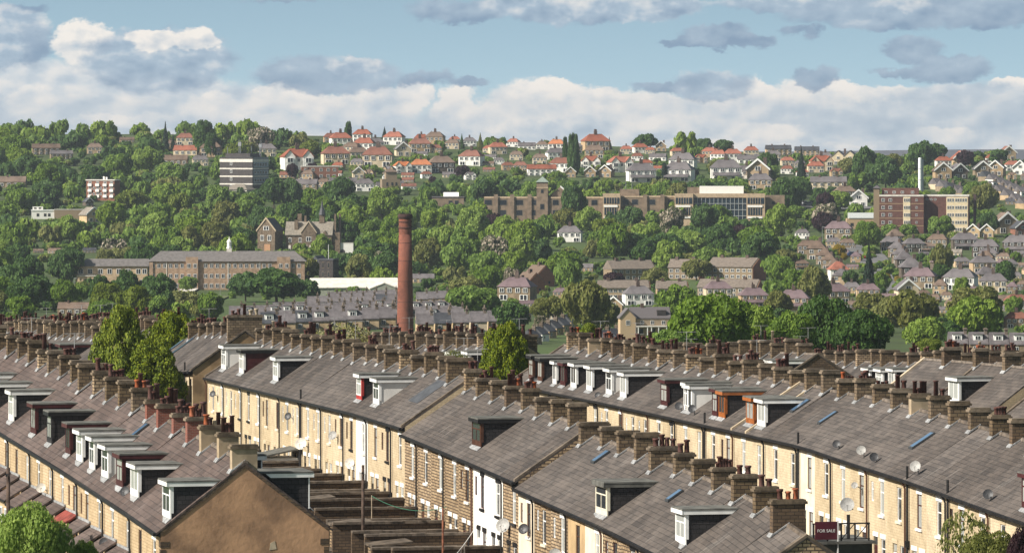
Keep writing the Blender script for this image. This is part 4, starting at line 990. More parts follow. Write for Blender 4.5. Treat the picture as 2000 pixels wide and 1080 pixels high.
# terraces of the upper slope and the valley floor, house by house
def farrow(pts, W_, roof, wall, rot, ty='terrace', mixd=0.0, group=''):
    (x0, y0), (x1, y1) = pts
    n = max(1, round(abs(x1 - x0) / (W_ * abs(math.cos(rot)) if abs(rot) < 1.2 else W_ * .3)))
    Ya, Yb = depth(x0, y0), depth(x1, y1)
    for i in range(n):
        f = (i + .5) / n; x = x0 + (x1 - x0) * f; y = y0 + (y1 - y0) * f
        t = 'terracedormer' if R.random() < mixd else ty
        far(x, y, W_, t, roof if R.random() < .85 else 'dark', wall if R.random() < .8 else R.choice(['white', 'cream', 'stone']), rot, Ya + (Yb - Ya) * f, group)
farrow([(600, 606), (778, 600)], 22, 'grey', 'tan', .05, group='houses of the valley terraces')
farrow([(814, 598), (915, 592)], 22, 'grey', 'tan', .05, group='houses of the valley terraces')
farrow([(533, 618), (775, 611)], 22, 'grey', 'buff', .05, mixd=.5, group='houses of the valley terraces')
farrow([(448, 630), (700, 622)], 26, 'grey', 'buff', .05, mixd=.5, group='houses of the valley terraces')
farrow([(700, 622), (900, 615)], 24, 'grey', 'buff', .05, mixd=.5, group='houses of the valley terraces')
farrow([(470, 641), (775, 631)], 25, 'grey', 'tan', .05, mixd=.4, group='houses of the valley terraces')
farrow([(812, 632), (905, 628)], 24, 'grey', 'buff', .05, mixd=.4, group='houses of the valley terraces')
farrow([(640, 595), (775, 590)], 20, 'grey', 'tan', .05, group='houses of the valley terraces')
farrow([(510, 652), (770, 640)], 34, 'grey', 'buff', .10, mixd=.3, group='houses of the valley terraces')
farrow([(812, 652), (985, 645)], 32, 'grey', 'buff', .10, mixd=.2, group='houses of the valley terraces')
farrow([(1030, 676), (1115, 640)], 24, 'dark', 'tan', .95, group='houses of the slate terrace by the valley trees')
farrow([(1170, 678), (1262, 660)], 26, 'dark', 'tan', .8, group='houses of the slate terrace by the valley trees')
farrow([(1850, 692), (2010, 694)], 36, 'grey', 'stone', .0, mixd=.8, group='houses below the valley trees on the right')
farrow([(1918, 352), (2000, 388)], 17, 'grey', 'stone', .6, group='houses of the upper stepped terraces')
farrow([(1930, 372), (2006, 412)], 18, 'grey', 'tan', .6, mixd=.3, group='houses of the upper stepped terraces')
farrow([(1822, 368), (1890, 390)], 18, 'grey', 'stone', .6, group='houses of the upper stepped terraces')

filler(70, (1565, 2010), (455, 612), (20, 36), ['hip', 'small', 'hip', 'pent', 'low'], ['brown', 'grey', 'purple', 'brown'], ['stone', 'tan', 'cream', 'dark', 'tan'], HG)
filler(44, (640, 2010), (276, 352), (20, 34), ['hip', 'hip', 'gable', 'low', 'bay'], ['red', 'russet', 'russet', 'brown', 'grey', 'grey'], ['white', 'cream', 'tan', 'stone'], HG)
filler(16, (560, 800), (340, 372), (24, 38), ['hip', 'low'], ['grey', 'russet', 'brown'], ['white', 'tan', 'stone'], HG)
filler(14, (1000, 1480), (575, 640), (26, 44), ['hip', 'low', 'pent'], ['purple', 'grey', 'brown'], ['tan', 'cream', 'stone'], HG)

# ------------------------------------------------------------------ large far buildings, measured in photograph pixels at their own distance
class Bd:
    def __init__(s, name, label, cat, x, y, Y, rot=0.0, clear=None):
        if Y > 1000: Y = depth(x, y)
        s.k = Y / F; s.o = empty(name, at(x, y, Y), rot, s.k); tag(s.o, label, cat)
        if clear: CLEAR.append((*clear, Y))
    def box(s, name, mat, *bs, parent=None):
        m = MB()
        for b in bs: m.box(*b)
        return m.build(name, mat, parent or s.o)
    def mb(s, name, mat, m, parent=None): return m.build(name, mat, parent or s.o)
    def wins(s, xs, zs, w, h, y, dark=False, parent=None, rot=0):
        for z in zs:
            for x in xs: inst('window', darkwin() if dark else farwin(), parent or s.o, (x, y, z), (w, 6 if not dark else 8, h), (0, 0, rot))
    def side(s, ys, zs, w, h, x, dark=True):
        for z in zs:
            for y in ys: inst('window', darkwin() if dark else farwin(), s.o, (x, y, z), (w, 6, h), (0, 0, math.pi / 2))
b = Bd('office_block', 'dark flat-roofed office block with white floor bands and roof masts', 'office block', 462, 370, 2030, -math.radians(28), (420, 292, 528, 366))
DKCL = plain('dark_cladding', (.052, .044, .042), .6, .15, .2, 0); PALEB = plain('pale_band', (.62, .58, .52), .8, .08, .2, 0); BLUEG = plain('blue_curtain_wall', (.26, .32, .37), .3, .2, .3, 0)
b.box('wall', DKCL, (-38, 36, 0, 62, -12, 62))
b.box('floor_band', PALEB, *[(-38.4, 36.4, -.5, 62.4, z, z + (6 if z > 50 else 2.6)) for z in (9, 24, 39, 53)])
b.box('curtain_wall', BLUEG, *[(36.01, 36.8, 4, 60, z, z + 9.5) for z in (13, 28, 43)], (36.01, 36.6, 4, 60, 60, 61.5))
b.side([10, 20, 30, 40, 50], [18, 33, 48], 6, 5, 36.9)
b.wins([-12], [6, 20, 35, 50], 5, 6, -.1)
b.box('penthouse', DKCL, (-30, 26, 8, 50, 62, 70)); b.box('parapet', DKWIN, (-38.3, 36.3, -.3, 62.3, 62, 63))
m = MB()
for x, y, h in ((4, 10, 34), (7, 10, 30), (36, 40, 32), (33, 40, 26), (-22, 10, 18), (20, 30, 20)): m.tube([(x - 4, y, 62), (x - 4, y, 64 + h)], .7, 5)
m.box(-2, 5, 9, 11, 84, 92); m.box(27, 34, 39, 41, 82, 88)
b.mb('mast', plain('mast_grey', (.22, .23, .25), .6), m)
m = MB(); m.add([(-6, -40, 0), (48, -40, 0), (48, -4, 0), (-6, -4, 0), (12, -22, 11), (30, -22, 11)], [(0, 1, 5, 4), (1, 2, 5), (2, 3, 4, 5), (3, 0, 4)]); b.mb('annexe_roof', RM['pale'], m)
b.box('annexe', PALEB, (-44, 46, -38, -5, -14, -.5))
b = Bd('flats', 'white and brick balcony flats half hidden by hillside trees', 'flats', 196, 392, 1960, -.35, (166, 350, 226, 384))
b.box('wall', WMt['brick'], (-30, 30, 0, 26, -14, 39)); b.box('roof', PALEB, (-31, 31, -1.5, 27, 39, 41)); b.box('chimney', WHITEW, (2, 5, 8, 11, 41, 47), (8, 11, 8, 11, 41, 46))
for z in (6, 17, 28):
    for x in (-26, -10, 6, 20): b.box('balcony', WHITEW, (x, x + 8, -2.6, -.01, z, z + 5))
b.wins([-22, -6, 10, 24], [13.5, 24.5, 35], 6, 4.6, -.1); b.wins([-14, 1], [13, 24], 4, 5, -.1)
b = Bd('pavilion', 'long low white building with dark windows above stone retaining wall', 'building', 84, 428, 1830, .1, (56, 402, 106, 424))
b.box('wall', WHITEW, (-22, 22, 0, 20, -8, 16)); b.box('roof', WHITEP, (-23, 23, -1, 21, 16, 18)); b.box('upper_storey', WHITEW, (-20, 0, 6, 16, 18, 24)); b.wins([-10, 4, 12], [8], 5, 6, -.1, True); b.wins([-15, -6], [21], 5, 3, 5.9, True)
b = Bd('retaining_wall', 'buff stone retaining wall running beside the low white building', 'wall', 148, 428, 1835, .02, (108, 408, 190, 424))
b.box('wall', WMt['stone'], (-42, 40, 0, 6, -8, 18)); b.box('coping', PALEB, (-42.4, 40.4, -.6, 6.6, 18, 19.2))
far(176, 434, 30, 'gable', 'pale', 'buff', .5); far(172, 402, 16, 'gable', 'dark', 'dark', .4)

SCHW = plain('school_stone', (.36, .245, .165), .9, .15, .15, 0); SCHR = plain('school_slate', (.155, .14, .132), .75, .12, .2, 0)
b = Bd('school', 'long two-storey stone school with grey roof and white cupola', 'school', 445, 566, 1480, .03, (288, 470, 628, 552))
b.box('wall', SCHW, (-153, 150, 0, 60, -20, 56))
m = MB(); m.add([(-157, -3, 55.5), (154, -3, 55.5), (154, 63, 55.5), (-157, 63, 55.5), (-132, 30, 75), (130, 30, 75)], [(0, 1, 5, 4), (1, 2, 5), (2, 3, 4, 5), (3, 0, 4), (3, 2, 1, 0)]); b.mb('roof', SCHR, m)
b.box('bay', SCHW, (-82, -58, -5, -.01, -20, 64), (96, 122, -5, -.01, -20, 64), (-153, -146, -2, -.01, -20, 55))
xs = [-146 + 11.4 * i for i in range(26)]
b.wins([x for x in xs if not (-86 < x < -54 or 92 < x < 126)], [47, 27, 8], 6.4, 8.4, -.1)
b.wins([-76, -64, 103, 115], [47, 27, 8], 6.4, 8.4, -5.1)
t = b.box('cupola', PALEB, (-3, 7, 27, 37, 70, 80)); m = MB(); m.lathe([(5.4, 80), (5.6, 82), (4.2, 82.5), (4.2, 91), (5.2, 92), (4.2, 95), (1, 98.5), (.4, 103)], 8, (2, 32, 0)); b.mb('turret', WHITEW, m, t)
b.box('downpipe', PALEB, *[(x, x + 1.2, -.8, -.02, 0, 55) for x in (0, 62, -120)])
b = Bd('school_wing', 'lower pale stone wing with grey hipped roof left of the school', 'school', 218, 560, 1470, .03, (146, 502, 290, 545))
b.box('wall', plain('wing_stone', (.50, .37, .24), .9, .12, .15, 0), (-70, 70, 0, 45, -16, 40)); m = MB(); m.add([(-73, -3, 40), (73, -3, 40), (73, 48, 40), (-73, 48, 40), (-50, 22, 54), (72, 22, 54)], [(0, 1, 5, 4), (1, 2, 5), (2, 3, 4, 5), (3, 0, 4), (3, 2, 1, 0)]); b.mb('roof', SCHR, m)
b.wins([-60, -42, -22, -4, 14, 32, 52, 64], [30], 9, 10, -.1); b.wins([22, 44, 60], [10], 8, 8, -.1)
b.box('front_block', plain('wing_stone', (.50, .37, .24), .9), (-66, -28, -14, -.02, -18, 21)); b.box('front_roof', PALEB, (-67, -27, -15, -.01, 21, 22.5)); b.wins([-46], [8], 3.5, 7, -14.1, True)

GOT = plain('gothic_stone', (.155, .115, .078), .9, .22, .25, 0); GOTR = plain('gothic_slate', (.235, .205, .165), .8, .15, .3, 0)
b = Bd('gothic_house', 'sooty gothic stone house with steep gables, tall stacks and slender spire', 'house', 604, 494, 1670, -.12, (556, 396, 664, 482))
b.box('wall', GOT, (-46, 44, 0, 30, -10, 35)); b.box('end_wing', GOT, (44.02, 60, 4, 26, -10, 40))
m = MB(); m.prism([(-2, 34), (32, 34), (32, 35.5), (15, 61), (-2, 35.5)], 'x', -48, 46); m.prism([(-2, 35), (8, 35), (8, 38)], 'x', 30, 31); b.mb('roof', GOTR, m)
m = MB(); m.prism([(-14, -10), (14, -10), (14, 40), (0, 60), (-14, 40)], 'y', -7, 14); b.mb('cross_gable', GOT, m)
m = MB(); m.prism([(-16, 38), (-16, 40.5), (0, 63), (16, 40.5), (16, 38), (0, 60.2)], 'y', -8.2, 15); b.mb('gable_coping', COPEL, m)
m = MB(); m.prism([(25, 35.2), (37, 35.2), (31, 44)], 'y', -2.4, 9); b.mb('dormer', GOT, m)
b.box('chimney', GOT, (-30, -23, 4, 10, 30, 64), (-12, -8, 14, 18, 52, 72), (-26, -18, 18, 22, 56, 76)); b.box('end_stack', GOT, (48, 51.5, 8, 12, 38, 76), (56, 59.5, 16, 20, 38, 76))
b.box('turret', GOT, (18, 28, 12, 20, 58, 74)); m = MB(); m.lathe([(7, 74), (6.4, 76), (3.5, 86), (.3, 103)], 8, (23, 16, 0)); b.mb('spire', RM['dark'], m)
BOARD = plain('boarded_white', (.72, .66, .60), .8)
b.box('boarded_window', BOARD, *[(x, x + 4.4, -.6, -.05, 2, 15) for x in (-41, -30, -20)], (-7.5, -2.5, -7.6, -7.02, 2, 15), (1.5, 6.5, -7.6, -7.02, 2, 15))
b.wins([-38, -18], [25], 6, 9, -.1); b.wins([0], [27], 10, 9, -7.1); b.wins([36], [25], 8, 8, -.1, True)
b = Bd('gothic_wing', 'tall sooty gabled block with pale copings beside the gothic house', 'house', 520, 494, 1668, -.42, (496, 422, 552, 484))
m = MB(); m.prism([(-19, -10), (19, -10), (19, 44), (0, 66), (-19, 44)], 'y', 0, 34); b.mb('wall', GOT, m)
m = MB(); m.prism([(-21, 42), (-21, 44), (0, 68), (21, 44), (21, 42), (0, 66)], 'y', 1.5, 35); b.mb('roof', RM['dark'], m)
m = MB(); m.prism([(-21.5, 41), (-21.5, 44.5), (0, 70), (21.5, 44.5), (21.5, 41), (0, 66)], 'y', -1.5, 1.4); b.mb('gable_coping', COPEL, m)
b.wins([0], [48], 12, 8, -.1); b.wins([-9, 7], [29], 8, 11, -.1); b.box('boarded_window', plain('boarded_timber', (.42, .24, .14), .8), (-4, 9, -.6, -.05, 2, 17))
b = Bd('white_shed', 'low white shed front below the sooty gabled block', 'shed', 541, 492, 1655, 0, (534, 474, 549, 488)); b.box('wall', WHITEW, (-7.5, 7.5, 0, 14, -8, 12)); b.mb('roof', RM['brown'], MB().prism([(-1, 12), (14, 17), (14, 18), (-1, 13)], 'x', -8, 8))
b = Bd('garden_wall', 'long white garden wall with arched opening beside the gothic house', 'wall', 672, 494, 1660, 0, (652, 472, 690, 488)); b.box('wall', WHITEW, (-20, 18, 0, 5, -8, 19)); b.box('coping', PALEB, (-20.5, 18.5, -.5, 5.5, 19, 20)); m = MB(); m.lathe([(5, 0), (5, .4)], 14); m.v = [(x - 3, -.3 - z * .2, y + 2) for x, y, z in m.v]; b.mb('archway', DKCL, m)
b = Bd('chapel', 'square black stone block with flagpole behind the school trees', 'chapel', 638, 552, 1530, -.45, (622, 500, 656, 542)); b.box('wall', plain('black_stone', (.05, .042, .04), .9, .2, .2, 0), (-17, 14, 0, 24, -10, 44)); b.box('parapet', RM['dark'], (-18, 15, -1, 25, 44, 46.5)); b.wins([-8, 4], [34, 16], 4, 12, -.1, True); b.mb('flagpole', WHITEP, MB().tube([(0, 8, 46), (0, 8, 74)], .5, 5))
m = MB(); m.prism([(-40, 38), (-17, 38), (-17, 40), (-28, 52), (-40, 40)], 'y', 4, 40); b.mb('side_roof', RM['dark'], m)
WHR = plain('white_sheet_roof', (.70, .66, .58), .6, .08, .1, 0); GRW = plain('grey_green_cladding', (.33, .34, .27), .7, .08, .2, 0)
b = Bd('warehouse', 'wide warehouse with white sheet roof behind the tall brick chimney', 'warehouse', 695, 582, 1330, .12, (612, 540, 778, 572))
b.box('wall', GRW, (-84, 84, 0, 90, -10, 20)); m = MB()
m.prism([(-2, 19.5), (92, 19.5), (92, 21), (45, 38), (-2, 21)], 'x', -86, 86); b.mb('roof', WHR, m)
m = MB(); m.prism([(-2, 20.2), (0, 20.2), (0, 21), (-2, 21)], 'x', -60, 60); b.mb('gutter', GRW, m)
m = MB(); m.prism([(26, -10), (80, -10), (80, 19), (53, 29), (26, 19)], 'y', -30, -.02); b.mb('loading_bay', GRW, m); m = MB(); m.prism([(24, 18), (24, 20), (53, 31), (82, 20), (82, 18), (53, 29.1)], 'y', -31, 30); b.mb('bay_roof', WHR, m)
b.box('shutter', plain('shutter_cream', (.50, .50, .40), .7), (44, 70, -31, -30.02, -4, 15))

COLS = plain('college_stone', (.225, .165, .115), .9, .16, .12, 0); COLB = plain('college_band', (.44, .33, .22), .9, .1, .2, 0)
CGL = plain('college_glass', (.02, .035, .05), .15, .3, .25, 0, spec=.6)
b = Bd('college', 'long brown stone college with square tower and glazed bays', 'college', 1230, 440, 1900, -.06, (945, 376, 1540, 397))
b.box('wall', COLS, (-285, -182.02, 0, 40, -25, 54))
b.box('wall', COLS, (-159.98, -52.02, 0, 40, -25, 54)); b.box('wall', COLS, (-52, 88, 0, 40, -25, 56)); b.box('end_wing', COLS, (264.02, 302, 4, 60, -30, 58))
b.box('string_course', COLB, (-285.4, -175, -.6, 40.4, 52, 55), (-155, -52, -.6, 40.4, 52, 55), (-52.4, 92, -.7, 40.5, 54, 57))
for x in (-262, -230, -196, 30): b.box('buttress', COLS, (x - 4, x + 4, -3, -.62, -25, 60))
b.box('buttress', COLS, (60, 68, -8, -.72, -30, 60))
b.box('tower', COLS, (-182, -160, -4, 18, -25, 84)); b.box('tower_band', COLB, (-182.5, -159.5, -4.5, 18.5, 72, 74)); m = MB(); m.add([(-184, -6, 84), (-158, -6, 84), (-158, 20, 84), (-184, 20, 84), (-171, 7, 95)], [(0, 1, 4), (1, 2, 4), (2, 3, 4), (3, 0, 4)]); b.mb('tower_roof', plain('copper_green', (.22, .27, .23), .8), m)
b.wins([-171], [66], 6, 8, -4.1, True); b.wins([-171], [36], 9, 12, -4.1, True)
b.wins([-277, -248, -216, -190], [44], 17, 12, -.1, True); b.wins([-145, -126, -107, -88, -69], [44], 14, 12, -.1, True); b.wins([-8, 10, 44, 80], [45], 14, 12, -.1, True); b.wins([-4, 14, 44, 80], [24], 14, 13, -.1, True); b.wins([-277, -248, -216, -190, -145, -126, -107, -88], [24], 14, 12, -.1, True)
for x0, x1 in ((-52, -18), (88, 124), (228, 264)):
    bo = b.box('glazed_bay', COLB, (x0, x1, -14, -.8, -26, 62)); b.box('glazing', CGL, (x0 + 2, x1 - 2, -14.6, -14.02, 42, 54), (x0 + 3, x1 - 6, -14.6, -14.02, 20, 34), parent=bo)
    b.box('sill_band', WHITEW, (x0 + 2, x1 - 5, -15.4, -14.02, 35.5, 39.5), (x0 + 2, x1 - 5, -15.4, -14.02, 14, 17.5), parent=bo); b.box('mullion', COLB, *[(x0 + 2 + j * 5, x0 + 2.8 + j * 5, -15, -14.62, 20, 54) for j in range(1, 6)], parent=bo)
b.box('atrium', CGL, (124.02, 228, -4, 40, -26, 54)); b.box('atrium_beam', COLB, (124.02, 228, -6, 40, 54.02, 62)); b.box('atrium_mullion', plain('pale_mullion', (.40, .42, .42), .6), *[(124 + j * 8, 124.8 + j * 8, -5, -4.02, -20, 54) for j in range(1, 13)], *[(124.1, 227.9, -5.4, -5.02, z, z + .9) for z in (4, 18, 30, 42)])
b.box('roof_block', WHITEW, (136, 222, 4, 36, 62.02, 76)); b.box('plant_room', COLS, (-20, 18, 8, 30, 57, 70)); b.box('plant_room', COLS, (112, 136, 6, 30, 62.02, 74)); b.mb('roof_post', plain('mast_grey', (.22, .23, .25), .6), MB().tube([(-8, 10, 70), (-8, 10, 98)], .5, 5).tube([(4, 10, 70), (4, 10, 94)], .5, 5))
b.wins([280], [44], 7, 6, 3.9, True)
m = MB(); m.prism([(-158, 54), (-158, 57), (-136, 75), (-116, 57), (-116, 54)], 'y', 6, 30); b.mb('hall_gable', COLS, m); m = MB(); m.prism([(-136, 74), (-136, 77.5), (-113, 58.5), (-113, 55)], 'y', 4.5, 5.9); b.mb('bargeboard', WHITEP, m)
b = Bd('college_lodge', 'low stone lodge with pale sheet roof left of the college', 'lodge', 890, 408, 1930, 0, (852, 366, 902, 392)); b.box('wall', COLS, (-46, 16, 0, 20, -10, 22)); b.box('roof', RM['grey'], (-47, 17, -1, 21, 22, 24)); b.mb('rooflight', WHITEW, MB().prism([(2, 24.02), (14, 32), (14, 24.02)], 'x', -24, 6)); b.wins([-10, 2], [12], 9, 9, -.1, True)
b = Bd('water_tower_house', 'square stone tower with pyramid roof below the orange-roofed house', 'tower', 764, 374, 2090, .2, (746, 330, 782, 366)); b.box('wall', WMt['stone'], (-18, 18, 0, 22, -12, 24), (-10, 12, 2, 20, 24.02, 38)); m = MB(); m.add([(-12, 0, 38), (14, 0, 38), (14, 22, 38), (-12, 22, 38), (1, 11, 45)], [(0, 1, 4), (1, 2, 4), (2, 3, 4), (3, 0, 4)]); b.mb('roof', RM['brown'], m); b.wins([-8, 2, 10], [14], 4, 8, -.1, True)
b = Bd('brick_flats', 'flat-roofed brown brick flats below the red-roofed gabled semi', 'flats', 625, 352, 2120, .1, (560, 320, 652, 342)); b.box('wall', WMt['brick'], (-36, 36, 0, 20, -14, 26)); b.box('roof', PALEB, (-36.5, 36.5, -.6, 20.6, 26, 27.5)); b.wins([-28, -14, 2, 16, 28], [20, 8], 6, 6, -.1)

HBR = plain('hospital_brick', (.125, .058, .045), .9, .12, .15, 0); HCR = plain('hospital_cream', (.66, .54, .36), .8, .06, .2, 0); HDK = plain('hospital_shade_and_stair', (.075, .048, .045), .9, .15, .2, 0)
b = Bd('hospital', 'five-storey brown brick hospital block with cream window panels', 'hospital', 1790, 456, 2010, -.10, (1706, 360, 1898, 448))
b.box('wall', HBR, (-72, 14, 0, 60, -16, 72)); b.box('link', HBR, (14.02, 42, 26, 60, -16, 72)); b.box('wing', HBR, (42.02, 102, 6, 60, -16, 72))
b.box('parapet', PALEB, (-72.5, 14, -.6, 60, 72, 75), (14.02, 42, 25.5, 60, 72, 75), (42.02, 102.5, 5.4, 60, 72, 75))
b.box('string_course', WMt['buff'], *[(-72.3, 13.9, -.35, -.01, z, z + .8) for z in (14.6, 29, 43.5, 57.6)])
b.box('penthouse', HBR, (-68, 4, 14, 44, 75, 88)); b.wins([-60, -44, -28, -8], [80], 6, 5, 13.9)
b.box('stair_tower', WMt['stone'], (-84, -72.6, 8, 40, -16, 88)); m = MB(); m.add([(-86, 6, 88), (-70, 6, 88), (-70, 42, 88), (-86, 42, 88), (-78, 24, 94)], [(0, 1, 4), (1, 2, 4), (2, 3, 4), (3, 0, 4)]); b.mb('tower_roof', RM['grey'], m)
pz = [65, 50.5, 36, 21.5, 7.5]
b.box('panel', HCR, (-26, -12, -.8, -.36, -6, 71)); b.wins([-23, -18.6, -14.6], pz, 3.4, 7, -.9)
b.wins([-65, -51], pz, 6.6, 6.2, -.1); b.wins([0], pz, 4, 4.5, -.1)
b.box('wing_panel', HCR, (58, 100, 5.2, 5.98, -6, 71)); b.wins([61.5, 66, 71, 77, 81.5, 86, 91, 96], pz, 3.7, 7, 5.1)
b.box('side_shade_sheet', HDK, (102.02, 103, 8, 59, -16, 71)); m = MB()  # thin sheet over the wing's right side, its shade put into a darker colour
for z in (6, 20, 34, 48, 62): m.box(104, 112, 12, 34, z, z + 1)
for y in (12, 33): m.box(110.5, 111.9, y, y + 1.2, -16, 78)
m.box(112, 116, 20, 26, -16, 76); b.mb('fire_stair', HDK, m)
b.wins([20, 28, 36], [66], 5, 4, 25.9)
b = Bd('flue', 'tall white twin flue rising above the brick hospital roof', 'flue', 1797, 384, 2016, 0)
b.mb('flue_pipe', plain('white_steel', (.78, .78, .78), .4, .04, .3, 0), MB().lathe([(3.6, -70), (3.6, 74), (3.0, 75.5)], 14), None); b.mb('side_pipe', plain('grey_steel', (.45, .46, .48), .4), MB().lathe([(1.6, -70), (1.6, 72)], 10, (5.2, .8, 0)))
m = MB()
for z in (10, 32, 54): m.lathe([(3.9, z), (3.9, z + 1)], 14)
b.mb('clamp', plain('grey_steel', (.45, .46, .48), .4), m)
b = Bd('annexe', 'low tan annexe with pale metal roof left of the hospital', 'annexe', 1684, 447, 1985, .03, (1652, 410, 1716, 438)); b.box('wall', WMt['tan'], (-30, 32, 0, 26, -10, 20)); b.mb('roof', plain('pale_metal_roof', (.50, .52, .50), .5), MB().prism([(-1, 20), (27, 20), (27, 31), (12, 31), (-1, 21.5)], 'x', -26, 33)); b.wins([-20, -4, 12], [8], 7, 7, -.1, True); b.box('door', DKCL, (20, 27, -.5, -.02, -4, 10))
b = Bd('gate_hut', 'white cross-braced gate beside the hospital foot', 'gate', 1796, 452, 1985, 0, (1786, 436, 1806, 450)); b.box('frame', WHITEP, (-9, 9, 0, 1, 15, 16.4), (-9, 9, 0, 1, 5.6, 7), (-9, -7.6, 0, 1, -8, 15), (7.6, 9, 0, 1, -8, 15)); m = MB(); m.tube([(-8, .5, 7), (8, .5, 15)], .6, 5).tube([(-8, .5, 15), (8, .5, 7)], .6, 5); b.mb('brace', WHITEP, m)

# the tall factory chimney
FBR = brick('chimney_brick', (.27, .088, .052), (.16, .052, .034), (.13, .07, .05), .9, .30, .03, stain=(.075, .032, .025), stain_amt=.8, obj=0, bump=.3, sscale=.05)
b = Bd('factory_chimney', 'tall round red brick factory chimney with dark corbelled cap', 'chimney', 791.5, 690, 950, 0)
pr = [(17.2, -30), (16.6, 40), (14.2, 160), (12.6, 232)]
m = MB().lathe(pr, 28); o = b.mb('shaft', FBR, m); o.data.polygons.foreach_set('use_smooth', [len(p.vertices) == 4 for p in o.data.polygons])
b.mb('band', plain('chimney_band', (.085, .035, .028), .9), MB().lathe([(12.7, 243), (13.6, 244), (13.6, 246), (12.6, 247)], 28).lathe([(12.5, 255), (13.2, 256), (13.2, 257.4), (12.5, 258)], 28))
o = b.mb('neck', FBR, MB().lathe([(12.6, 232.02), (12.4, 262)], 28))
b.mb('cap', plain('sooty_cap', (.055, .028, .024), .9, .2, .3, 0), MB().lathe([(12.5, 262.02), (13.8, 264), (14.6, 266), (14.6, 269.5), (13.4, 270.5), (13.4, 272), (10.8, 272), (10.8, 262)], 28, cap=False))
m = MB()
for z in (60, 100, 140, 180, 215): 
    rr_ = float(np.interp(z, [p[1] for p in pr], [p[0] for p in pr])); m.lathe([(rr_ + .12, z), (rr_ + .12, z + 1)], 28)
b.mb('iron_hoop', plain('iron_hoop', (.10, .045, .035), .8), m)

# brick and stone blocks of the valley
BRK = plain('estate_brick', (.25, .105, .062), .9, .12, .25, 0); ESTR = plain('estate_tile', (.185, .150, .122), .85, .12, .2, 0)
def block(label, x, y, W_, D, h, rise, Y, rot, wall, roof, nwin, rows, clear):
    b = Bd('flats', label, 'flats', x, y, Y, rot, clear); b.o['group'] = 'long low blocks of the valley estate'
    m = MB().box(-W_ / 2, W_ / 2, 0, D, -14, h); m.prism([(0, h), (D, h), (D / 2, h + rise)], 'x', -W_ / 2, W_ / 2); b.mb('wall', wall, m)
    t = rise / (D / 2); b.mb('roof', roof, MB().prism([(-2, h - 2 * t), (D + 2, h - 2 * t), (D + 2, h - 2 * t + 1.5), (D / 2, h + rise + 1.5), (-2, h - 2 * t + 1.5)], 'x', -W_ / 2 - 1, W_ / 2 - 1.5))
    b.box('end_wall', BRK, (W_ / 2 + .02, W_ / 2 + 1, .5, D - .5, -14, h)); m = MB(); m.prism([(.5, h), (D - .5, h), (D / 2, h + rise - .5)], 'x', W_ / 2 + .02, W_ / 2 + 1); b.mb('end_gable', BRK, m)
    b.wins([-W_ / 2 + W_ * (j + .5) / nwin for j in range(nwin)], rows, 7, 6.5, -.1)
    b.box('chimney', CHIMF, *[(q - 3, q + 3, D / 2 - 3, D / 2 + 3, h + rise, h + rise + 6) for q in (-W_ * .3, W_ * .25)])
block('long brick-ended flats with brown roof, uppermost of the estate blocks', 1425, 548, 96, 70, 27, 16, 1330, -.42, WMt['stone'], ESTR, 8, [20, 8], (1372, 500, 1488, 545))
block('brown-roofed estate flats half behind olive trees beside the uppermost block', 1335, 546, 62, 40, 24, 14, 1370, -.3, WMt['stone'], ESTR, 5, [17, 6], (1306, 508, 1362, 545))
block('estate flats with brick end wall facing the tall hillside trees', 1238, 547, 92, 46, 22, 15, 1390, .35, WMt['stone'], ESTR, 7, [16, 5], (1182, 510, 1290, 545))
block('widest estate flats with a long flat frontage, lowest on the slope', 1220, 584, 100, 40, 22, 13, 1235, .08, WMt['tan'], ESTR, 11, [16, 5], (1170, 548, 1268, 582))
block('short estate flats in the middle of the lowest rank', 1314, 583, 60, 40, 20, 13, 1240, .06, WMt['tan'], ESTR, 6, [14, 4], (1284, 550, 1342, 582))
block('estate flats with sloping brick gable in front of the uppermost block', 1420, 578, 120, 50, 17, 14, 1265, -.3, WMt['stone'], ESTR, 9, [11, 2], (1357, 542, 1484, 576))
for j, (x, y, w, lb) in enumerate(((1032, 586, 32, 'lowest'), (1048, 574, 38, 'middle'), (1066, 560, 40, 'uppermost'))):
    b = Bd('house', f'plain brick gable-ended house, {lb} of the stepped three above the bungalow', 'house', x, y, 1235 + 30 * j, .55, (x - 16, y - 38, x + 18, y - 4)); b.o['group'] = 'stepped brick houses'
    m = MB(); m.prism([(-w / 2, -16), (w / 2, -16), (w / 2, 22), (0, 40), (-w / 2, 22)], 'y', 0, 50); b.mb('wall', BRK, m); m = MB(); m.prism([(-w / 2 - 2, 20), (-w / 2 - 2, 22), (0, 42), (w / 2 + 2, 22), (w / 2 + 2, 20), (0, 40.1)], 'y', .8, 51); b.mb('roof', RM['brown'], m); b.box('chimney', CHIMF, (-3, 3, 20, 26, 38, 48)); b.wins([w * .2], [8], 5, 6, -.1, True)
b = Bd('porch_house', 'buff stone house with cream side gable, dark dormer and long white-posted porch', 'house', 1262, 650, 905, .12, (1212, 590, 1306, 645))
b.box('wall', WMt['stone'], (-28, 48, 0, 40, -12, 28)); m = MB(); m.prism([(-1, 27), (41, 27), (41, 29), (20, 50), (-1, 29)], 'x', -30, 49); b.mb('roof', RM['grey'], m)
m = MB(); m.prism([(-52, -12), (-22, -12), (-22, 30), (-37, 46), (-52, 30)], 'y', -8, 24); b.mb('gable_wing', WMt['tan'], m); m = MB(); m.prism([(-54, 28), (-54, 30.5), (-37, 49), (-20, 30.5), (-20, 28), (-37, 46.2)], 'y', -9.5, 26); b.mb('wing_roof', RM['grey'], m)
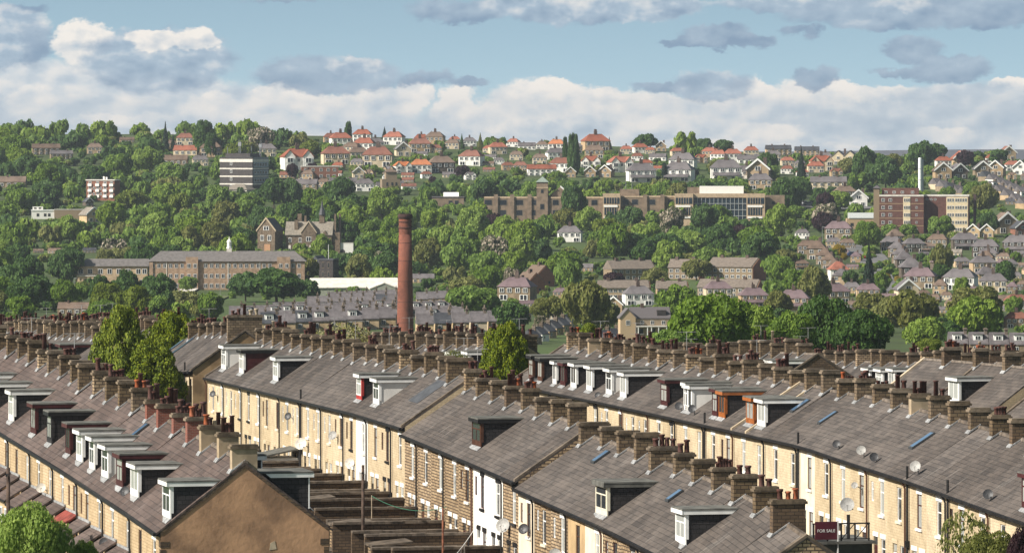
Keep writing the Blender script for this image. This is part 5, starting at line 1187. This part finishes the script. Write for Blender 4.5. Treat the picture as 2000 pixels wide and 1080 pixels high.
b.box('dormer', DKCL, (22, 40, 3, 18, 33, 44)); b.box('porch_roof', PALEB, (-20, 56, -14, -.02, 12, 14)); b.box('porch_post', WHITEP, *[(x, x + 1.6, -13.5, -12, -12, 12) for x in (-18, 0, 8, 22, 38, 46, 54)]); b.box('chimney', CHIMF, (-8, -2, 18, 24, 46, 57))
b.wins([-8, 12, 34], [20], 7, 8, -.1); b.wins([-37], [20], 8, 10, -8.1); b.wins([-10, 14, 30], [3], 9, 11, -.1, True)

# roads, field and parked cars on the far slope
def gp(x, y): Yd = depth(x, y); p = at(x, y, Yd); return (p.x, p.y, 0)
sheet('road', [gp(1705, 512), gp(1690, 492), gp(1660, 478)], 5.0, ASPHP, .4)
sheet('road', [gp(1738, 590), gp(1724, 560), gp(1712, 535), gp(1705, 512)], 4.0, ASPHP, .4)
sheet('car_park', [gp(1560, 405), gp(1668, 402)], 22, ASPHP, .4)
sheet('path', [gp(340, 578), gp(372, 566), (gp(430, 562))], 2.2, PALEB, .4)
sheet('playing_field', [gp(348, 584), gp(440, 584)], 26, plain('mown_grass', (.115, .135, .050), .95, .12, .03, 0), .3)
CARC = [('silver', (.50, .51, .53)), ('white', (.78, .78, .78)), ('red', (.40, .02, .02)), ('dark blue', (.02, .04, .12)), ('black', (.02, .02, .022)), ('grey', (.20, .21, .22))]
def car(x, y, cn, cc, rot):
    Yd = depth(x, y); k = Yd / F; g = (x - 1000) * Yd / F
    o = empty('parked_car', (g, Yd, gz(g, Yd) + .45), rot, 1.0); o['category'] = 'car'; o['group'] = 'cars parked on the far slope'
    body = cached(('carbody', cn), lambda: MB().prism([(-2.1, .3), (2.1, .3), (2.15, .75), (1.2, .92), (.7, 1.42), (-1.3, 1.45), (-2.0, .95), (-2.12, .7)], 'y', -.85, .85).mesh('body', plain('car_' + cn.replace(' ', '_'), cc, .3, .05, 1, 0, spec=.6)))
    inst('body', body, o); inst('windows', cached('carwin', lambda: MB().prism([(-1.75, .95), (1.1, .95), (.62, 1.36), (-1.25, 1.38)], 'y', -.862, .862).mesh('windows', WINW)), o)
    wm_ = cached('carwheel', lambda: MB().lathe([(.32, -.1), (.32, .1)], 10).mesh('wheel', BLACKP))
    for a in (-1.3, 1.35):
        for c_ in (-.8, .8): inst('wheel', wm_, o, (a, c_, .32), rot=(math.pi / 2, 0, 0))
    THINGS.append((o, f'{cn} parked car', x, y))
for j, (x, y) in enumerate([(1572, 402), (1580, 404), (1589, 402), (1597, 405), (1606, 403), (1614, 406), (1623, 403), (1632, 406), (1641, 404), (1650, 406), (1592, 396), (1610, 397), (1628, 398), (1668, 504), (1676, 508)]):
    car(x, y, *CARC[(j * 5 + j // 3) % 6], R.uniform(-.4, .4))
def lamp(x, y, h):
    Yd = depth(x, y); k = Yd / F; p = at(x, y, Yd)
    o = empty('street_lamp', p, 0, k); o['category'] = 'street lamp'; o['group'] = 'street lamps of the valley'
    inst('post', cached('lp', lambda: MB().tube([(0, 0, -6), (0, 0, 40)], .55, 5, .4).mesh('post', METAL)), o, scale=(1, 1, h / 40)); inst('lantern', cached('ll', lambda: MB().box(-.6, 5, -.6, .6, 0, 1.2).mesh('lantern', METAL)), o, (0, 0, h))
    THINGS.append((o, 'thin grey street lamp', x, y - h / 2))
for x, y, h in ((145, 572, 28), (227, 608, 34), (246, 600, 26), (58, 606, 18), (374, 612, 24), (430, 600, 44), (412, 628, 40), (466, 572, 26), (1612, 448, 30), (1606, 478, 34), (400, 492, 14)): lamp(x, y, h)

# ------------------------------------------------------------------ trees
ICO = None
def ico():
    global ICO
    if ICO is None:
        bm = bmesh.new(); bmesh.ops.create_icosphere(bm, subdivisions=1, radius=1); bm.verts.index_update()
        ICO = (np.array([v.co[:] for v in bm.verts]), [[v.index for v in f.verts] for f in bm.faces]); bm.free()
    return ICO
def leaves(pos, nrm, size, rng, asp=.75):
    n = len(pos); nr = nrm + rng.normal(0, .55, (n, 3)); nr /= np.linalg.norm(nr, axis=1)[:, None] + 1e-9
    t = np.cross(nr, rng.normal(0, 1, (n, 3))); t /= np.linalg.norm(t, axis=1)[:, None] + 1e-9; b = np.cross(nr, t)
    s = (size * rng.uniform(.6, 1.35, n))[:, None]
    v = np.stack([pos - t * s, pos + b * s * asp + nr * s * .2, pos + t * s, pos - b * s * asp + nr * s * .2], 1).reshape(-1, 3)
    return v
def crown_mesh(kind, seed, nl, nq, leaf, core=.74):
    rng = np.random.default_rng(seed); C = []; Rr = []
    for _ in range(4000):
        if len(C) >= nl: break
        if kind == 'broad':
            d = rng.normal(0, 1, 3); d /= np.linalg.norm(d); q = d * rng.uniform(.35, .78)
            c = np.array([q[0] * .92, q[1] * .92, .52 + q[2] * .44]); r = rng.uniform(.20, .40)
            if c[2] < .15: continue
        elif kind == 'tall':
            z = rng.uniform(.1, .9); rad = .62 * math.sin(math.pi * min(.97, z * .82 + .14)) ** .7; a = rng.uniform(0, 6.28)
            c = np.array([rad * math.cos(a), rad * math.sin(a), z]); r = rng.uniform(.16, .30)
        elif kind == 'flame':
            z = rng.uniform(.02, .97); rad = .82 * (1 - z ** 2.6) ** .62 * (.75 + .25 * min(1, z * 5)) * rng.uniform(.72, 1.0); a = rng.uniform(0, 6.28)
            c = np.array([rad * math.cos(a), rad * math.sin(a), z * .93]); r = rng.uniform(.12, .23)
        if any(np.linalg.norm((c - o) * np.array([1, 1, 1.6])) < (.80 if kind == 'flame' else .55) * (r + p) for o, p in zip(C, Rr)): continue
        C.append(c); Rr.append(r)
    C = np.array(C); Rr = np.array(Rr); zs = np.array([1, 1, .62]) if kind != 'flame' else np.array([1, 1, .8])
    w = Rr ** 2 / np.sum(Rr ** 2); V = []; Nn = []
    for c, r, f in zip(C, Rr, w):
        k = int(nq * f * 1.7); d = rng.normal(0, 1, (k, 3)); d /= np.linalg.norm(d, axis=1)[:, None]
        d = d[(d[:, 2] > -.35) | (rng.random(k) < .35)]
        p = c + d * zs * r * rng.uniform(.80, 1.12, len(d))[:, None]
        dd = np.linalg.norm((p[:, None, :] - C[None]) / zs / Rr[None, :, None], axis=2); p_ok = np.sum(dd < .84, axis=1) == 0
        V.append(p[p_ok]); Nn.append(d[p_ok])
    V = np.concatenate(V); Nn = np.concatenate(Nn)
    lv = leaves(V, Nn, leaf, rng); n = len(V)
    verts = [tuple(x) for x in lv]; faces = [(4 * i, 4 * i + 1, 4 * i + 2, 4 * i + 3) for i in range(n)]
    if core:
        iv, fi = ico()
        for c, r in zip(C, Rr):
            b = len(verts); verts += [tuple(x) for x in c + iv * zs * r * core]; faces += [tuple(b + q for q in f) for f in fi]
    m = bpy.data.meshes.new('crown'); m.from_pydata(verts, [], faces); m.materials.append(LEAFS['mid']); m.update(); return m
def conifer_mesh(seed, nq, leaf):
    rng = np.random.default_rng(seed); z = 1 - np.sqrt(rng.random(nq)); tier = (z * 11) % 1
    rad = (1 - z) * (.62 + .38 * (1 - tier)) * rng.uniform(.75, 1.08, nq); a = rng.uniform(0, 6.283, nq) 
    rad *= .85 + .15 * np.sin(a * 5 + z * 30)
    pos = np.stack([rad * np.cos(a), rad * np.sin(a), z - .02 * (1 - tier)], 1); nr = np.stack([np.cos(a), np.sin(a), np.full(nq, .6)], 1)
    v = leaves(pos, nr, leaf, rng, .5); verts = [tuple(x) for x in v]; faces = [(4 * i, 4 * i + 1, 4 * i + 2, 4 * i + 3) for i in range(nq)]
    b = len(verts); n = 10; verts += [(.6 * math.cos(6.283 * i / n), .6 * math.sin(6.283 * i / n), 0) for i in range(n)] + [(0, 0, .93)]
    faces += [(b + i, b + (i + 1) % n, b + n) for i in range(n)]
    m = bpy.data.meshes.new('crown'); m.from_pydata(verts, [], faces); m.materials.append(LEAFS['mid']); m.update(); return m
LEAFS = {'dark': leafm('dark_leaves', (0.035, 0.083, 0.021), (0.109, 0.192, 0.040)), 'mid': leafm('mid_leaves', (0.081, 0.151, 0.019), (0.208, 0.310, 0.042)), 'light': leafm('light_leaves', (0.129, 0.210, 0.022), (0.272, 0.366, 0.058)),
         'olive': leafm('olive_leaves', (0.106, 0.128, 0.026), (0.249, 0.253, 0.071)), 'blossom': leafm('blossom_leaves', (.045, .07, .018), (.11, .13, .04), fl=(.50, .42, .33)), 'copper': leafm('copper_leaves', (.022, .010, .014), (.060, .024, .030)),
         'blue': leafm('conifer_needles', (.010, .026, .014), (.026, .052, .024), .15), 'gold': leafm('golden_leaves', (.22, .17, .012), (.42, .30, .03)), 'lime': leafm('lime_leaves', (.10, .14, .012), (.20, .25, .03)), 'cypress': leafm('cypress_leaves', (0.055, 0.095, 0.005), (0.230, 0.270, 0.014), .25), 'bud': leafm('bud_leaves', (.16, .16, .03), (.32, .30, .07), fl=(.40, .38, .20))}
LNAME = {'dark': 'dark green', 'mid': 'mid green', 'light': 'bright green', 'olive': 'olive', 'blossom': 'pale blossoming', 'copper': 'copper purple', 'blue': 'blue-green', 'gold': 'golden', 'lime': 'lime green', 'cypress': 'dense yellow-green', 'bud': 'sparse budding'}
BARK = plain('bark', (.085, .065, .050), .95, .25, 3, .1)
CR = {'broad': [crown_mesh('broad', 10 + i, 26, 3000, .075) for i in range(6)], 'tall': [crown_mesh('tall', 30 + i, 26, 2600, .07) for i in range(3)], 'conifer': [conifer_mesh(50 + i, 2200, .085) for i in range(2)]}
NEAR = {}
def trunk_mesh():
    def mk():
        m = MB(); m.tube([(0, 0, -.25), (.01, 0, .1), (0, .01, .45)], .06, 7, .035)
        for a, zz, l in ((.3, .22, .4), (2.2, .28, .38), (4.1, .25, .42), (5.4, .34, .3)): m.tube([(0, 0, zz), (l * .5 * math.cos(a), l * .5 * math.sin(a), zz + .16), (l * math.cos(a), l * math.sin(a), zz + .34)], .028, 5, .012)
        return m.mesh('trunk', BARK, True)
    return cached('trunk', mk)
SHN = {'broad': 'round tree', 'tall': 'tall tree', 'conifer': 'conifer', 'flame': 'conifer', 'poplar': 'poplar', 'bush': 'bush'}
def tree(x, y, W_, H, leaf, shape='broad', Y=None, label=None, mesh=None, lift=.12, group='trees of the far hillside', name=None, seed=None):
    Yd = depth(x, y) if Y is None else Y; k = Yd / F; p = at(x, y, Yd)
    o = empty(name or {'conifer': 'conifer', 'flame': 'conifer', 'poplar': 'poplar_tree', 'bush': 'bush'}.get(shape, 'tree'), p, R.uniform(0, 6.28), 1.0)
    ms = mesh or R.choice(CR[{'poplar': 'tall', 'bush': 'broad', 'flame': 'tall'}.get(shape, shape)])
    if shape in ('bush', 'conifer', 'poplar', 'flame'): lift = .03
    w, h = W_ * k, H * k
    inst('crown', ms, o, (0, 0, lift * h), (w / 2, w / 2, h * (1 - lift)), mat=LEAFS[leaf])
    inst('trunk', trunk_mesh(), o, (0, 0, 0), (w * .5, w * .5, h * .9))
    o['category'] = 'bush' if shape == 'bush' else 'tree'; o['group'] = group
    if label: o['label'] = label
    else: THINGS.append((o, f'{LNAME[leaf]} {SHN[shape]}', x, y - H / 2))
    return o
# near trees with their own fine-leaved crowns
cyp = [crown_mesh('flame', 70 + i, 120, 17000, .024, .62) for i in range(2)]
tree(236, 790, 146, 188, 'cypress', 'flame', 409, 'tall dense yellow-green conifer at the end of the pot-crowded terrace', cyp[0], group='yellow-green conifers among the terraces')
tree(342, 770, 176, 156, 'cypress', 'flame', 452, 'broad dense yellow-green conifer against the short terrace roof', cyp[1], group='yellow-green conifers among the terraces')
tree(296, 795, 150, 132, 'cypress', 'flame', 408, 'low yellow-green conifer skirt below the two tall conifers', cyp[0], group='yellow-green conifers among the terraces')
tree(988, 775, 122, 142, 'cypress', 'flame', 424, 'single dense yellow-green conifer between middle and long buff terraces', cyp[1], group='yellow-green conifers among the terraces')
tree(1150, 705, 68, 72, 'cypress', 'flame', 470, 'small yellow-green conifer behind chimney stacks of the long buff terrace', cyp[0], group='yellow-green conifers among the terraces')
big = [crown_mesh('broad', 80 + i, 60, 9000, .042, .7) for i in range(3)]
G2 = 'large trees behind the level terrace'
tree(1385, 722, 196, 144, 'mid', 'broad', 610, 'widest dark green tree rising behind the level rank of chimneys', big[0], group=G2)
tree(1300, 730, 110, 84, 'mid', 'broad', 600, 'low spreading green tree left of the widest tree behind the chimneys', big[2], group=G2)
tree(1478, 722, 108, 128, 'light', 'broad', 625, 'bright green tree between the widest tree and its lower neighbour', big[1], group=G2)
tree(1545, 725, 120, 116, 'mid', 'broad', 615, 'low green tree in the middle of the large trees behind chimneys', big[2], group=G2)
tree(1612, 722, 136, 140, 'dark', 'broad', 630, 'tall dark tree, fourth from left of the large trees behind chimneys', big[0], group=G2)
tree(1682, 724, 132, 120, 'dark', 'broad', 620, 'olive-dark tree at the right end of the large trees behind chimneys', big[1], group=G2)
tree(1812, 705, 70, 44, 'lime', 'broad', 560, 'low lime green tree peeping over the level rank of chimneys', big[2], group=G2)
sp = crown_mesh('broad', 95, 34, 2600, .034, 0)
tree(668, 712, 130, 84, 'bud', 'broad', 428, 'sparse yellowish budding tree behind the pots of the middle terrace', sp, group='small trees among the roofs')
tree(535, 700, 60, 60, 'olive', 'broad', 470, 'thin olive tree beside the stained gable of the short terrace', sp, group='small trees among the roofs')
tree(885, 735, 62, 54, 'olive', 'bush', 424, 'straggly climbing bush over chimney pots beside the skylit terrace', sp, group='small trees among the roofs')
fg = [crown_mesh('broad', 97 + i, 70, 16000, .030, .75) for i in range(2)]
tree(58, 1190, 168, 202, 'light', 'broad', 236, 'bright green street tree in front of the bay roofs', fg[0], group='trees at the near edge')
tree(165, 1150, 70, 96, 'light', 'broad', 238, 'small bright green tree beside the bigger street tree', fg[1], group='trees at the near edge')
tree(1885, 1160, 130, 168, 'olive', 'broad', 238, 'loose olive-leaved tree in front of the long buff terrace', sp, group='trees at the near edge')
tree(1930, 1170, 120, 130, 'olive', 'broad', 236, 'denser olive bush low in front of the long buff terrace', fg[0], group='trees at the near edge', name='bush')
tree(1992, 1150, 50, 120, 'copper', 'broad', 233, 'purple-leaved bush at the right edge before the long buff terrace', fg[1], group='trees at the near edge', name='bush')

EXPL = '''1145,655,104,112,olive,broad 1182,652,64,62,olive,broad 1325,640,90,84,mid,broad 1000,652,80,62,dark,broad 1070,632,74,54,olive,broad 1055,650,34,34,blossom,broad 925,622,116,66,mid,broad 915,594,84,52,olive,broad 1000,574,42,48,blossom,broad 1105,552,80,60,mid,broad 1110,580,60,76,mid,broad 1050,520,60,50,dark,broad
1785,662,112,92,olive,broad 1806,690,86,72,light,broad 1858,680,60,52,dark,broad 1908,672,110,94,light,broad 1905,640,120,76,olive,broad 1742,650,84,70,olive,broad 1728,616,36,36,blossom,broad 1700,618,70,44,olive,broad 1697,580,38,104,blue,conifer 1692,492,62,60,mid,broad 1836,468,58,44,mid,broad 1828,436,40,36,light,broad 1740,470,44,32,mid,broad 1775,468,46,30,mid,broad 1612,462,52,48,copper,broad 1640,502,30,24,gold,bush 1649,510,16,16,gold,bush 1733,550,18,15,gold,bush 1752,552,14,13,gold,bush
1840,545,50,66,olive,broad 1838,558,46,42,dark,broad 1878,586,38,42,light,broad 1965,560,46,50,dark,broad 1985,520,24,30,mid,broad 1980,620,44,40,mid,broad 1720,572,40,40,mid,broad 1660,560,36,34,dark,broad 1590,600,70,76,olive,broad 1556,590,66,60,mid,broad 1530,560,60,54,mid,broad 1520,620,60,50,olive,broad
1120,346,30,84,dark,poplar 1104,322,13,54,dark,poplar 323,296,20,58,blue,conifer 338,296,16,34,blue,conifer 902,290,14,28,dark,conifer 938,294,18,34,olive,conifer 843,278,12,22,blue,conifer 1190,292,14,24,blue,conifer 1332,352,15,32,blue,poplar 1360,354,12,24,blue,poplar 1298,354,14,34,blue,poplar 1565,348,24,60,blue,conifer 751,272,14,24,blue,conifer 680,282,18,42,dark,poplar
400,305,52,66,dark,tall 412,308,30,46,dark,tall 605,318,46,42,lime,broad 640,318,36,40,light,broad 662,420,76,72,dark,broad 570,408,50,56,dark,broad 535,408,54,62,dark,broad 1260,296,56,34,dark,broad 1375,300,38,28,dark,broad 1415,302,44,30,dark,broad 1500,342,46,46,dark,broad 1558,404,58,58,dark,broad 1555,430,40,30,mid,bush
1205,428,52,44,mid,broad 1285,430,60,46,olive,broad 1010,424,70,40,mid,broad 1100,420,50,42,dark,tall 1330,440,70,52,light,broad 1480,436,60,42,mid,broad 960,418,60,36,olive,broad 590,440,44,28,light,broad 610,350,26,30,copper,broad 571,352,26,34,copper,broad 903,350,34,26,copper,broad 845,364,18,20,copper,broad 1395,344,30,30,olive,broad 1730,375,70,70,dark,broad 1690,372,60,80,dark,broad 1660,345,50,36,olive,broad 1742,345,46,46,olive,broad 1800,340,60,62,dark,broad 1640,412,56,38,light,broad 1612,420,40,46,copper,broad 1918,424,64,66,olive,broad 1900,395,44,40,mid,broad 1850,400,40,34,mid,broad 1930,462,50,44,dark,broad 1885,330,40,36,copper,broad 1910,318,26,24,dark,broad 1950,322,44,30,dark,broad 1828,318,50,38,dark,broad 1800,312,60,34,dark,broad
1120,455,62,88,dark,tall 1240,515,110,56,dark,broad 1300,510,80,54,dark,broad 1180,500,80,50,mid,broad 1345,495,70,42,mid,broad 1410,490,80,44,mid,broad 1480,500,90,56,mid,broad 1440,440,50,66,dark,tall 1400,450,44,50,mid,broad 1530,525,60,40,olive,broad 1280,565,60,40,olive,broad 1360,548,66,44,olive,broad 1325,580,46,34,mid,broad 1200,560,50,28,copper,bush 1345,530,56,36,olive,broad
205,548,52,62,olive,broad 195,600,52,62,dark,broad 250,598,54,72,dark,broad 305,598,72,64,dark,broad 367,572,44,32,mid,broad 360,612,80,42,olive,bush 540,595,130,70,dark,broad 480,590,70,60,dark,broad 590,560,70,62,olive,broad 600,590,60,44,dark,broad 630,508,44,50,light,broad 712,544,68,62,mid,broad 745,545,46,54,blossom,broad 662,586,30,22,mid,bush 690,585,34,26,mid,bush 720,470,40,40,mid,broad 760,430,60,50,light,broad 60,610,80,70,dark,broad 30,600,70,80,dark,broad 110,600,50,40,mid,broad 130,560,70,80,dark,broad 160,590,40,36,mid,broad 400,630,60,40,olive,bush 300,628,60,30,mid,bush'''
for e in EXPL.split():
    x, y, w, h, lf, sh = e.split(','); tree(float(x), float(y), float(w), float(h), lf, sh)
nexp = len(EXPL.split()) + 24
# the rest of the hillside wood: individual trees wherever no building shows
cand = []
rr = random.Random(91)
yy = 268.0
while yy < 640:
    sz = 44 + 24 * (yy - 268) / 370
    xx = -30 + rr.uniform(0, 40)
    while xx < 2040:
        cand.append((xx + rr.uniform(-12, 12), yy + rr.uniform(-6, 6), sz * rr.uniform(.8, 1.35))); xx += sz * rr.uniform(.62, .95)
    yy += 13 if yy < 520 else 15
rr.shuffle(cand)
PLACED = []
def ytop(x): return float(np.interp(x, [0, 300, 700, 1000, 1300, 1600, 2000], [268, 270, 276, 286, 294, 306, 318]))
LIM = 288
extra = []
for x, y, s in cand:
    if y < ytop(x): continue
    if 330 < x < 445 and 556 < y < 606: continue
    if x > 1560 and 455 < y < 600 and rr.random() < .55: continue
    if 430 < x < 1000 and y > 585: continue
    if x > 1560 and y < 455 and rr.random() < .35: continue
    if y < 300 and x > 640 and rr.random() < .5: continue
    h = s * rr.uniform(.78, 1.05); Yd = depth(x, y); bad = False
    for (a, b, c, d, Yb) in CLEAR:
        ox = min(x + s * .46, c) - max(x - s * .46, a); oy = min(y, d) - max(y - h, b)
        if ox > 3 and oy > 4 and Yd < Yb + 6 and (ox * oy > .10 * (c - a) * (d - b) or c - a > 64 or oy > .4 * (d - b) and ox > .25 * (c - a)): bad = True; break
        if abs(Yd - Yb) < 8 and ox > .3 * s and abs(y - d) < 8: bad = True; break
    if bad: continue
    if any(abs(x - px) < .42 * (s + ps) / 2 * 1.3 and abs(y - py) < 11 for px, py, ps in PLACED): continue
    PLACED.append((x, y, s))
    q = rr.random()
    if q < .30: lf = 'dark'
    elif q < .62: lf = 'mid'
    elif q < .84: lf = 'light'
    elif q < .92: lf = 'olive'
    elif q < .965: lf = 'blossom'
    elif q < .985: lf = 'lime'
    else: lf = 'copper'
    sh = 'tall' if rr.random() < .12 else 'broad'
    extra.append((x, y, s, h, lf, sh))
extra.sort(key=lambda e: -e[2] * e[3])
print('fill trees', len(extra), 'explicit', nexp)
NI = max(0, 298 - nexp)
for x, y, s, h, lf, sh in extra[:NI]: tree(x, y, s, h, lf, sh)
# smaller trees and scrub past that number: one mass
SCR = [crown_mesh('broad', 200 + i, 9, 330, .15, .8) for i in range(3)]
def arrays(me):
    nv = len(me.vertices); co = np.empty(nv * 3); me.vertices.foreach_get('co', co)
    nl = len(me.loops); lv = np.empty(nl, dtype=np.int32); me.loops.foreach_get('vertex_index', lv)
    ls = np.empty(len(me.polygons), dtype=np.int32); me.polygons.foreach_get('loop_start', ls)
    return co.reshape(-1, 3), lv, ls
SCA = [arrays(m) for m in SCR]
def mass(name, items, leaf, label):
    V = []; LV = []; LS = []; b = 0; l = 0
    for x, y, s, h in items:
        co, lv, ls = R.choice(SCA)
        Yd = depth(x, y); k = Yd / F; p = at(x, y, Yd); a = R.uniform(0, 6.28); ca, sa = math.cos(a), math.sin(a)
        V.append(np.stack([(co[:, 0] * ca - co[:, 1] * sa) * s * k / 2 + p.x, (co[:, 0] * sa + co[:, 1] * ca) * s * k / 2 + p.y, co[:, 2] * h * k + p.z - .12 * h * k], 1))
        LV.append(lv + b); LS.append(ls + l); b += len(co); l += len(lv)
    V = np.concatenate(V); LV = np.concatenate(LV); LS = np.concatenate(LS)
    m = bpy.data.meshes.new(name); m.vertices.add(len(V)); m.vertices.foreach_set('co', V.ravel().astype(np.float32)); m.loops.add(len(LV)); m.loops.foreach_set('vertex_index', LV.astype(np.int32))
    m.polygons.add(len(LS)); m.polygons.foreach_set('loop_start', LS.astype(np.int32)); m.materials.append(LEAFS[leaf]); m.update(calc_edges=True); m.validate()
    o = inst(name, m); tag(o, label, 'undergrowth', None, 'stuff')
    return o
rest = extra[NI:]
for lf, lb in (('dark', 'dark green small trees massed between the hillside trees'), ('mid', 'mid green small trees massed between the hillside trees'), ('light', 'bright green hedges massed between the hillside houses'), ('olive', 'olive scrub massed between the hillside trees')):
    it = [(e[0], e[1], e[2], e[3]) for e in rest if (e[4] == lf or (lf == 'mid' and e[4] in ('blossom', 'lime')) or (lf == 'olive' and e[4] == 'copper'))]
    rs = random.Random(len(lf) + 3)
    for _ in range({'dark': 1500, 'mid': 1700, 'light': 900, 'olive': 700}[lf]):          # hedges and scrub that fill the gardens
        x = rs.uniform(-20, 2020); y = ytop(x) + 2 + (652 - ytop(x)) * rs.random() ** 1.15; s = rs.uniform(13, 34)
        if 336 < x < 442 and 560 < y < 602: continue
        if 430 < x < 985 and y > 588: continue
        if 1560 < x < 1670 and 390 < y < 412: continue
        if any(a < x + s * .35 and x - s * .35 < c and y - s * .45 < d and y > b and depth(x, y) < Yb + 4 for a, b, c, d, Yb in CLEAR): continue
        it.append((x, y, s, s * rs.uniform(.5, .85)))
    if it: mass('undergrowth', it, lf, lb)
SC['n_fill'] = len(extra); SC['n_exp'] = nexp

# ------------------------------------------------------------------ labels of the far things, from what stands near them
LAND = [('dark office block', 475, 330), ('white flue', 1797, 335), ('hospital block', 1770, 415), ('college tower', 1061, 372), ('glazed college wing', 1420, 400), ('long stone school', 440, 525), ('gothic house', 590, 452), ('factory chimney', 791, 520), ('white-roofed warehouse', 695, 552), ('balcony flats', 195, 368), ('estate flats', 1425, 525), ('white-posted porch house', 1262, 618), ('slender dark conifer', 1697, 525), ('low white pavilion', 82, 412), ('pointed skyline conifer', 323, 265), ('twin poplars', 1116, 290), ('pale low school wing', 215, 520), ('orange-roofed semi', 822, 318), ('stepped brick houses', 1050, 548), ('widest big tree', 1385, 650), ('twin tan gables', 1915, 450), ('dark slate skyline roofs', 1548, 296), ('stepped upper terraces', 1960, 375)]
groups = {}
for o, look, x, y in THINGS:
    L = min(LAND, key=lambda l: (l[1] - x) ** 2 + (1.6 * (l[2] - y)) ** 2)
    dx, dy = x - L[1], y - L[2]
    if abs(dx) > 2.2 * abs(dy): rel = 'left of' if dx < 0 else 'right of'
    elif abs(dy) > 2.2 * abs(dx): rel = 'above' if dy < 0 else 'below'
    else: rel = ('above' if dy < 0 else 'below') + (' left of' if dx < 0 else ' right of')
    groups.setdefault((look, rel, L[0]), []).append((x, y, o))
for (look, rel, ld), it in groups.items():
    it.sort(key=lambda e: e[0])
    for j, (x, y, o) in enumerate(it):
        if len(it) == 1: o['label'] = f'{look} {rel} the {ld}'
        else: o['label'] = f'{ordw(j + 1)} {look} {rel} the {ld}, counting rightwards'

# ------------------------------------------------------------------ air
hm = bpy.data.materials.new('haze_air'); hm.use_nodes = True; hn = hm.node_tree; hn.nodes.clear()
pv = hn.nodes.new('ShaderNodeVolumePrincipled'); pv.inputs['Density'].default_value = HAZE; pv.inputs['Color'].default_value = (.80, .88, 1.0, 1); pv.inputs['Anisotropy'].default_value = .2
ho = hn.nodes.new('ShaderNodeOutputMaterial'); hn.links.new(pv.outputs[0], ho.inputs['Volume'])
if HAZE: tag(MB().box(-9500, 9500, -500, 10600, -900, 60).build('haze', hm), 'thin pale haze over valley and hillside', 'haze', None, 'stuff')
